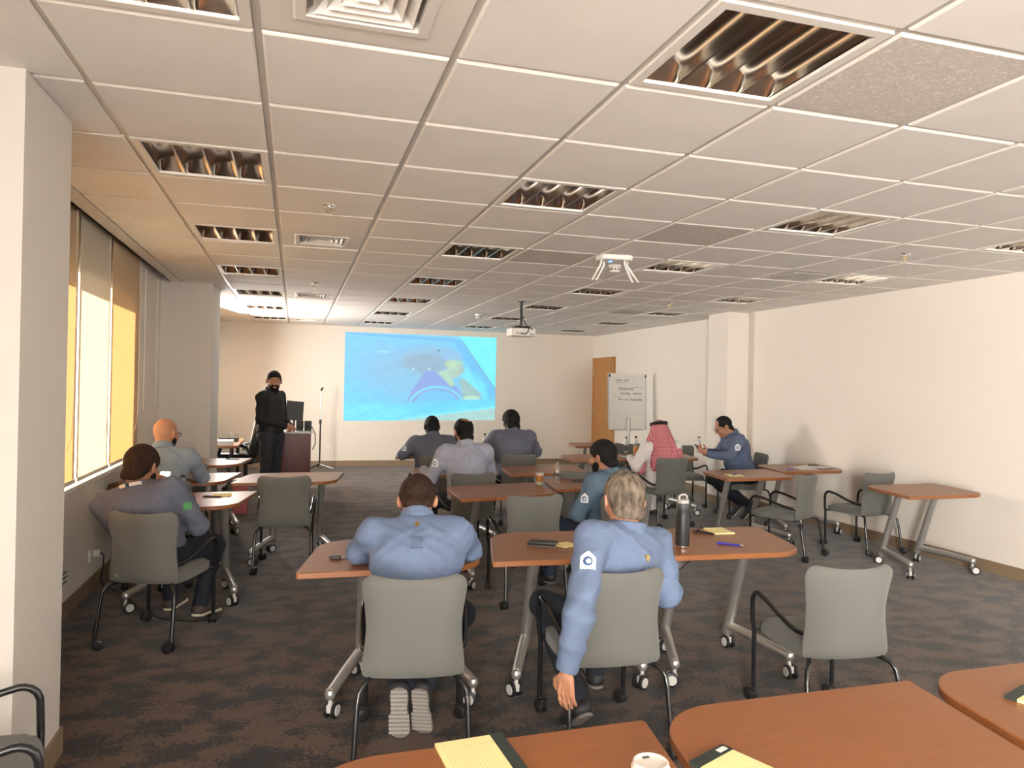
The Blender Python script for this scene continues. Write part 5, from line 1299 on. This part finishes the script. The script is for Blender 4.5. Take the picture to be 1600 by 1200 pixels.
# table A2: tall black flask
t = thing('drinking_flask', 'tall matt black steel flask with grey loop lid', 'flask', on(1066, 856))
MB().lathe([(0.034, 0.0), (0.0355, 0.003), (0.0355, 0.014)], 28).build('steel_base', 'steel_brush', t)
MB().lathe([(0.0362, 0.014), (0.037, 0.018), (0.037, 0.175), (0.034, 0.192), (0.029, 0.200), (0.029, 0.206)], 28).build('flask_body', 'black_plastic', t)
MB().lathe([(0.0315, 0.205), (0.0325, 0.208), (0.0325, 0.232), (0.030, 0.236)], 24).build('neck_ring', 'dark_grey', t)
MB().lathe([(0.031, 0.236), (0.030, 0.252), (0.022, 0.256), (0, 0.257)], 24).tube([(-0.024, 0, 0.250), (-0.022, 0, 0.272), (-0.010, 0, 0.280), (0.010, 0, 0.280), (0.022, 0, 0.272), (0.024, 0, 0.250)], 0.0055, 8).build('lid', 'grey_vent', t)
pad(1123, 831, 0, 0.125, 0.15, 'yellow note pad behind the black flask', bind='yellow_paper', lines=False).rotation_euler = (0, 0, rad(-4))
pen(1098, 833, 118, 'black pen along the left edge of the yellow pad by the flask', 'black_plastic')
pen(1141, 852, -38, 'blue ballpoint pen alone near the rounded table end')
t = thing('reading_glasses', 'folded black reading glasses beside the flask', 'glasses', on(1091, 834), rad(30)); b = MB()
for x in (-0.032, 0.032): b.tube([(x+0.024*math.cos(q), 0.0, 0.020+0.018*math.sin(q)) for q in np.linspace(0, 2*PI, 15)[:-1]], 0.002, 6, closed=True)
b.tube([(-0.008, 0, 0.024), (0.008, 0, 0.024)], 0.0018, 6); b.tube([(-0.056, 0, 0.026), (-0.054, 0.012, 0.024), (0.05, 0.016, 0.010)], 0.002, 6).tube([(0.056, 0, 0.026), (0.054, 0.010, 0.024), (-0.05, 0.022, 0.010)], 0.002, 6); b.build('frame', 'black_plastic', t)
# table L: key fob and keys
t = thing('key_bunch', 'bunch of keys with a dark car fob on table', 'keys', on(533, 873), rad(-6))
MB().prism(round_poly([(-0.055, -0.014, .012), (0.0, -0.016, .012), (0.0, 0.016, .012), (-0.055, 0.014, .012)], 5), 0, 0.014, 0.004).build('car_fob', 'dark_grey', t)
MB().tube([(0.016+0.014*math.cos(q), 0.014*math.sin(q), 0.004) for q in np.linspace(0, 2*PI, 13)[:-1]], 0.0015, 6, closed=True).build('key_ring', 'chrome', t)
for k, an in enumerate((-35, 5, 40)):
    M = Matrix.Translation((0.028, 0, 0.003+0.004*k)) @ Matrix.Rotation(rad(an), 4, 'Z')
    MB().lathe([(0.0, -0.001), (0.012, -0.001), (0.012, 0.001), (0, 0.001)], 12, (0.012, 0, 0)).box((0.042, 0, 0), (0.04, 0.007, 0.002)).move(M).build('key', 'brass' if k else 'steel_brush', t)
# table C: iced coffee; C2: bottle and phone
t = thing('iced_coffee', 'clear cup of orange-brown iced coffee with pale foam', 'cup', on(843, 758))
MB().lathe([(0.028, 0.0), (0.030, 0.003), (0.0385, 0.105), (0.040, 0.108)], 22).build('cup_body', 'clear_plastic', t)
MB().lathe([(0.027, 0.004), (0.0285, 0.006), (0.0302, 0.030)], 20).build('milk_layer', 'cup_cream', t)
MB().lathe([(0.0303, 0.030), (0.0345, 0.082)], 20).build('coffee_layer', 'coffee', t); MB().lathe([(0.0346, 0.082), (0.0372, 0.104)], 20).build('foam_layer', 'cup_cream', t)
water_bottle(on(870, 757), 'clear water bottle with dark cap by the jeans man’s table', 0.215, 0.031)
phone(Vector(on(906, 753)), Matrix.Rotation(rad(70), 3, 'Z'), 'dark phone lying on the table before the jeans man')
# table D, R2
sticky(1147, 743, -15, 0.15, 0.15, 'yellow note pad on the table before the glasses man'); pen(1149, 742, 35, 'dark blue pen on the pad before the glasses man', z=TZ+0.006)
t = thing('paper_sheet', 'white sheet of paper on the table by the right wall', 'paper', on(1258, 732), rad(-10)); MB().grid(lambda u, v: ((u-0.5)*0.21, (v-0.5)*0.297, 0.001+0.004*u*v), 6, 6).build('sheet', 'paper', t)
t = thing('paper_sheet', 'second white sheet overlapping toward the right wall', 'paper', (5.52, 6.78, TZ+0.006), rad(25)); MB().grid(lambda u, v: ((u-0.5)*0.21, (v-0.5)*0.297, 0.001+0.004*u*v), 6, 6).build('sheet', 'paper', t)
pen(1236, 734, 20, 'purple-blue pen at the left of the white papers'); pen(1272, 728, -10, 'black pen lying on the white papers', 'black_plastic', z=TZ+0.012)
# window-side tables
sticky(347, 774, 2, 0.13, 0.15, 'yellow note pad on the phone man’s table'); pen(333, 777, -15, 'dark pen left of the yellow pad near the phone man', 'black_plastic')
sticky(309, 745, 10, 0.10, 0.12, 'small yellow note pad beside the bald man'); pen(364, 718, -8, 'dark marker on the table by the far column', 'black_plastic', 0.15)
# front tables
phone(Vector(on(647, 709)), Matrix.Rotation(rad(80), 3, 'Z'), 'dark phone on the blue-lit corner of front table')
water_bottle(on(757, 707), 'clear water bottle between the two front men', 0.235, 0.031); sticky(687, 733, 0, 0.08, 0.08, 'small yellow note by the balding man’s hand')
water_bottle(on(978, 709), 'clear water bottle at the left of the headscarf man’s table', 0.215, 0.030)
water_bottle(on(993, 712), 'bottle with orange drink beside the clear water bottle', 0.24, 0.032, fill=0.42)
water_bottle(on(1092, 708), 'clear water bottle in front of the glasses man', 0.215, 0.031, cap='dark_grey')
t = thing('notebook', 'open dark notebook on the headscarf man’s table', 'notebook', on(984, 715), rad(8)); MB().box((0, 0, 0.004), (0.22, 0.16, 0.008)).build('notebook_cover', 'black_plastic', t); MB().box((0, 0, 0.0095), (0.20, 0.148, 0.003)).build('pages', 'paper', t)
t = thing('drinking_glass', 'clear plastic tumbler beside the headscarf man', 'cup', on(1019, 709)); MB().lathe([(0.026, 0), (0.036, 0.10), (0.034, 0.10), (0.025, 0.004)], 18).build('tumbler', 'clear_plastic', t)
t = thing('drinking_glass', 'small dark cup by the glasses man’s bottle', 'cup', on(1101, 709)); MB().lathe([(0.024, 0), (0.03, 0.075), (0.028, 0.075), (0.022, 0.004)], 18).build('tumbler', 'dark_grey', t)
# phones and bottle in hands
emis('screen_white', (0.80, 0.86, 0.92), 0.42); emis('screen_blue', (0.10, 0.42, 0.75), 0.45)
q = PHONE_MAN.t.matrix_basis
ph = phone(q @ Vector((-0.205, 0.385, 0.865)), Matrix.Rotation(rad(-16), 3, 'Z') @ Matrix.Rotation(rad(68), 3, 'X'), 'lit mobile phone held up by the man at the window', 'screen_white', 'white_plastic', 0.155)
MB().box((-0.004, 0.022, 0.0099), (0.040, 0.042, 0.0006)).build('picture_tile', 'screen_blue', ph)
water_bottle(q @ Vector((-0.09, 0.41, TZ+0.001)), 'clear water bottle behind the phone man’s hand', 0.20, 0.030)
q = GLASSES_MAN.t.matrix_basis
phone(q @ Vector((-0.06, 0.585, 0.825)), Matrix.Rotation(rad(76), 3, 'Z') @ Matrix.Rotation(rad(48), 3, 'X'), 'dark phone held in the glasses man’s hands', 'black_plastic', 'dark_grey')
# ------------------------------------------------------------------ projector on its ceiling pole
t = thing('projector', 'white projector hanging from the ceiling on a black pole', 'projector', (2.666, 8.642, 0))
MB().tube([(0, 0, CE-0.008), (0, 0, 2.30)], 0.016, 10).lathe([(0.05, CE-0.02), (0.05, CE-0.008)], 16).build('mount_pole', 'black_tube', t)
MB().box((0, 0, 2.285), (0.20, 0.16, 0.012)).tube([(0, 0, 2.31), (-0.03, 0.01, 2.285)], 0.012, 8).tube([(0.07, 0.05, 2.285), (0.07, 0.05, 2.262)], 0.008, 6).tube([(-0.07, -0.05, 2.285), (-0.07, -0.05, 2.262)], 0.008, 6).build('mount_plate', 'black_plastic', t)
bd = MB().prism(round_poly([(-0.155, -0.125, .02), (0.155, -0.125, .02), (0.155, 0.125, .02), (-0.155, 0.125, .02)], 5), 2.165, 2.262, 0.008).build('projector_body', 'white_plastic', t)
MB().lathe([(0.036, 0), (0.036, 0.022), (0.028, 0.024), (0.026, 0.010), (0, 0.012)], 18, (0.07, 0.125, 2.215), Matrix.Rotation(-PI/2, 4, 'X')).build('lens', 'black_plastic', bd)
for k in range(4): MB().box((-0.09+k*0.022, -0.1255, 2.20), (0.012, 0.004, 0.016)).build('port', 'dark_grey', bd)
MB().box((0.0, -0.1255, 2.192), (0.07, 0.004, 0.014)).build('port', 'dark_grey', bd)
for k in range(3): MB().box((0.08+k*0.022, -0.1255, 2.19), (0.008, 0.004, 0.02)).build('port', 'dark_grey', bd)
MB().tube([(0.012, -0.01, 2.42), (0.03, -0.05, 2.33), (0.06, -0.12, 2.27), (0.05, -0.145, 2.22), (0.02, -0.13, 2.195)], 0.006, 6).tube([(0.06, -0.12, 2.27), (0.11, -0.12, 2.245)], 0.008, 6).build('cable', 'black_plastic', t)
# ------------------------------------------------------------------ lectern with monitor and speakers
pr_ = atY(487.5, 674, 9.55); px1 = pr_.x; pz = pr_.z
t = thing('lectern', 'dark red mahogany lectern beside the presenter', 'lectern', (px1-0.30, 9.80, 0))
MB().box((0, 0, (pz-0.03)/2+0.02), (0.58, 0.46, pz-0.05)).build('cabinet', 'mahogany', t)
MB().box((0, 0, 0.02), (0.55, 0.43, 0.04)).build('plinth', 'dark_grey', t)
MB().prism(round_poly([(-0.31, -0.25, .01), (0.31, -0.25, .01), (0.31, 0.25, .01), (-0.31, 0.25, .01)], 3), pz-0.028, pz, 0.003).build('worktop', 'white_paint', t)
MB().box((0.0, -0.2315, pz*0.5), (0.006, 0.004, pz*0.8)).build('door_gap', 'dark_grey', t)
m = thing('monitor', 'black monitor turned away on the lectern', 'monitor', (px1-0.215, 9.86, pz+0.001), rad(14))
MB().box((0, 0, 0.245), (0.22, 0.022, 0.25), M=Matrix.Rotation(rad(-9), 4, 'X') @ Matrix.Rotation(rad(5), 4, 'Y')).build('screen_panel', 'dark_grey', m)
MB().tube([(0, 0.03, 0.005), (0, 0.03, 0.24)], 0.014, 8).build('stand', 'black_plastic', m); MB().lathe([(0.09, 0), (0.085, 0.010), (0.0, 0.014)], 20).build('stand_base', 'black_plastic', m)
for k, lab in enumerate(('left small black speaker on the lectern', 'right small black speaker on the lectern')):
    s_ = thing('desk_speaker', lab, 'speaker', (px1-0.150+k*0.10, 9.66, pz+0.001), rad(-10))
    MB().prism(round_poly([(-0.038, -0.045, .01), (0.038, -0.045, .01), (0.042, 0.05, .01), (-0.042, 0.05, .01)], 3), 0, 0.125, 0.004).build('speaker_box', 'dark_grey', s_)
    MB().lathe([(0.026, 0), (0.024, 0.003), (0.008, 0.001), (0, 0.004)], 16, (0, -0.045, 0.05), Matrix.Rotation(PI/2, 4, 'X')).build('speaker_cone', 'black_plastic', s_)
c_ = MB().tube([(px1-0.06, 9.76, pz+0.012), (px1-0.0, 9.80, pz+0.05), (px1+0.045, 9.82, pz-0.05), (px1+0.05, 9.84, pz-0.18), (px1+0.02, 9.90, pz-0.26)], 0.006, 6).build('speaker_cable', 'black_plastic')
tag(c_, 'black cable looping off the right side of the lectern', 'cable')
# ------------------------------------------------------------------ microphone stand
t = thing('microphone_stand', 'slim microphone stand with chrome upper tube beside the screen', 'mic stand', (0.44, 13.52, 0))
for k in range(3):
    q_ = rad(95+120*k); MB().tube([(0, 0, 0.085), (0.16*math.cos(q_), 0.16*math.sin(q_), 0.035), (0.27*math.cos(q_), 0.27*math.sin(q_), 0.012)], 0.011, 8).build('leg', 'black_tube', t)
MB().tube([(0, 0, 0.06), (0, 0, 0.82)], 0.014, 10).build('lower_tube', 'black_tube', t); MB().tube([(0, 0, 0.80), (0, 0, 0.88)], 0.022, 10).build('clutch', 'black_plastic', t)
MB().tube([(0, 0, 0.86), (0, 0, 1.40)], 0.009, 10).build('upper_tube', 'chrome', t); MB().tube([(0, 0, 1.39), (0.012, -0.02, 1.43), (0.03, -0.06, 1.445)], [0.012, 0.018, 0.016], 10).build('mic_clip', 'black_plastic', t)
# ------------------------------------------------------------------ flip chart
t = thing('flip_chart', 'white flip chart easel with handwritten notes near the door', 'flip chart', (5.36, 11.18, 0), rad(3))
W2 = 0.335
def panel(name, x0, x1, z0, z1, y, th, m):
    lean = 0.055
    o = MB(); b0 = y+lean*(z0-0.7); b1 = y+lean*(z1-0.7)
    o.add([(x0, b0, z0), (x1, b0, z0), (x1, b1, z1), (x0, b1, z1), (x0, b0+th, z0), (x1, b0+th, z0), (x1, b1+th, z1), (x0, b1+th, z1)], [(0, 1, 2, 3), (7, 6, 5, 4), (3, 2, 6, 7), (1, 0, 4, 5), (0, 3, 7, 4), (2, 1, 5, 6)]); return o.build(name, m, t)
panel('board', -W2-0.01, W2+0.01, 0.86, 1.79, 0.0, 0.018, 'white_plastic'); panel('edge_rail', -W2-0.022, -W2-0.010, 0.85, 1.80, -0.004, 0.026, 'silver'); panel('edge_rail', W2+0.010, W2+0.022, 0.85, 1.80, -0.004, 0.026, 'silver')
panel('top_clamp', -W2-0.01, W2+0.01, 1.755, 1.80, -0.022, 0.02, 'white_plastic'); panel('pen_tray', -W2*0.8, W2*0.8, 0.845, 0.865, -0.05, 0.05, 'silver')
pg = panel('paper_pad', -W2, W2, 1.07, 1.775, -0.016, 0.014, 'paper')
for x in (-W2-0.004, W2+0.004): MB().box((x, -0.0+0.055*1.06, 1.76), (0.02, 0.05, 0.05)).build('clip', 'black_plastic', t)
MB().tube([(0, -0.028, 0.0), (0, -0.028, 1.062)], 0.024, 12).build('column', 'silver', t)
for k in range(4): q_ = rad(45+90*k); MB().tube([(0, -0.028, 0.07), (0.30*math.cos(q_), -0.028+0.30*math.sin(q_), 0.02)], 0.014, 8).build('leg', 'silver', t)
def scribble(txt, x, z, size, m='ink'):
    cu = bpy.data.curves.new('txt', 'FONT'); cu.body = txt; cu.size = size; cu.shear = 0.25; cu.extrude = 0.0006
    tmp = bpy.data.objects.new('txt', cu); COL.objects.link(tmp); bpy.context.view_layer.update()
    me = bpy.data.meshes.new_from_object(tmp.evaluated_get(bpy.context.evaluated_depsgraph_get())); bpy.data.objects.remove(tmp)
    me.materials.clear(); me.materials.append(MATS[m]); o = bpy.data.objects.new('handwriting', me); COL.objects.link(o); o.parent = pg
    o.rotation_euler = (PI/2-0.055, 0, rad(0)); o.location = (x, -0.0175+0.055*(z-0.7), z)
scribble('Low  org', -0.235, 1.665, 0.066); scribble('Defensive', -0.185, 1.52, 0.072); scribble('Driving   course', -0.145, 1.445, 0.062); scribble('~~~~~', -0.28, 1.395, 0.05); scribble('Fire  or  Evacuation', -0.185, 1.345, 0.058)
def rule(x0, x1, z): MB().box(((x0+x1)/2, -0.0175+0.055*(z-0.7), z), (x1-x0, 0.0012, 0.004)).build('pen_line', 'ink', pg)
rule(-0.22, -0.06, 1.645); rule(0.09, 0.29, 1.565); rule(0.10, 0.28, 1.352)
# ------------------------------------------------------------------ desk corner behind the far column
t = thing('office_desk', 'light wood desk half hidden behind the far column', 'desk', (-0.98, 10.35, 0))
MB().prism(round_poly([(-0.40, -0.62, .02), (0.30, -0.62, .10), (0.30, 0.62, .02), (-0.40, 0.62, .02)], 4), 0.70, 0.73, 0.003).build('desktop', 'table_laminate', t)
for x, y in ((-0.34, -0.52), (0.22, -0.50), (0.22, 0.54), (-0.34, 0.54)): MB().tube([(x, y, 0), (x, y, 0.70)], 0.025, 10).build('leg', 'black_tube', t)
for k, (yy, lab) in enumerate(((-0.40, 'stack of white papers on the desk behind the far column'),)):
    s_ = thing('paper_stack', lab, 'papers', (-0.86, 10.35+yy, 0.731), rad(4))
    for j in range(4): MB().box((0.004*(j % 2), 0.003*j, 0.007+j*0.014), (0.22, 0.30, 0.012)).build('sheaf', 'paper', s_)
s_ = thing('document_tray', 'black tray on the desk behind the far column', 'tray', (-0.85, 10.42, 0.731)); MB().box((0, 0, 0.004), (0.26, 0.20, 0.008)).box((0, 0.098, 0.02), (0.26, 0.005, 0.04)).box((0, -0.098, 0.014), (0.26, 0.005, 0.028)).build('tray_body', 'dark_grey', s_)
for k, lab in enumerate(('clear glass on the desk, left one', 'clear glass on the desk, right one')):
    s_ = thing('drinking_glass', lab, 'cup', (-0.86+k*0.10, 10.66, 0.731)); MB().lathe([(0.026, 0), (0.034, 0.10), (0.032, 0.10), (0.024, 0.006)], 16).build('tumbler', 'clear_plastic', s_)
t = thing('office_chair', 'black leather executive chair with wooden loop arms by the desk', 'chair', (-0.66, 11.05, 0), rad(62))
def cushion(c, d, M=None, name='cushion', r=0.05):
    def f(P): return s_box(P, c, d, npm(M) if M else None, r)
    cc = np.array(c); v = nets(f, cc-0.42, cc+0.42, 0.02); return sdf_obj(name, [(v[0], v[1], 0)], ['leather'], t)
cushion((0, 0.02, 0.46), (0.27, 0.27, 0.075), None, 'seat'); cushion((0, -0.29, 0.80), (0.26, 0.07, 0.33), rotm(0, rad(-12), 0), 'backrest')
for x in (-0.30, 0.30):
    MB().tube([(x, 0.16, 0.42), (x, 0.24, 0.50), (x, 0.20, 0.62), (x, 0.02, 0.66), (x, -0.18, 0.64), (x, -0.24, 0.55)], 0.024, 8).build('armrest', 'leather', t)
MB().tube([(0, 0, 0.08), (0, 0, 0.40)], 0.03, 10).build('gas_lift', 'black_plastic', t)
for k in range(5):
    q_ = 2*PI*k/5; l_ = MB().tube([(0, 0, 0.10), (0.28*math.cos(q_), 0.28*math.sin(q_), 0.075)], [0.026, 0.016], 8).build('base_spoke', 'black_plastic', t); place('caster', CASTER_C, l_, (0.28*math.cos(q_), 0.28*math.sin(q_), 0))
t = thing('storage_bin', 'pink plastic bin standing under the far column table', 'bin', (-0.60, 9.10, 0), rad(8))
MB().prism(round_poly([(-0.085, -0.07, .02), (0.085, -0.07, .02), (0.085, 0.07, .02), (-0.085, 0.07, .02)], 4), 0, 0.36).build('bin_body', 'pink_plastic', t); MB().prism(round_poly([(-0.095, -0.08, .02), (0.095, -0.08, .02), (0.095, 0.08, .02), (-0.095, 0.08, .02)], 4), 0.345, 0.40, 0.004).build('rim', 'lanyard_white', t)
# ------------------------------------------------------------------ loose cables on the carpet
def floor_cable(pts, lab, r=0.004):
    o = MB().tube([(x, y, r+0.0005) for x, y in pts], r, 6).build('floor_cable', 'black_plastic'); tag(o, lab, 'cable')
floor_cable([(-1.33, 6.06), (-1.1, 5.7), (-0.95, 5.35), (-0.80, 5.15), (-0.62, 5.05), (-0.45, 5.06)], 'thin black cable curling on the carpet by the phone man’s chair')
floor_cable([(-0.35, 13.6), (-0.2, 13.4), (-0.05, 13.5), (0.1, 13.3), (0.2, 10.6)], 'black cable on the floor behind the presenter')
c_ = MB().tube([(1.78, 3.46, TZ-0.03), (1.84, 3.40, 0.62), (1.95, 3.42, 0.60), (2.06, 3.45, 0.66), (2.10, 3.5, TZ-0.03)], 0.004, 6).build('table_cable', 'black_plastic'); tag(c_, 'black cable sagging under the flask table edge', 'cable')
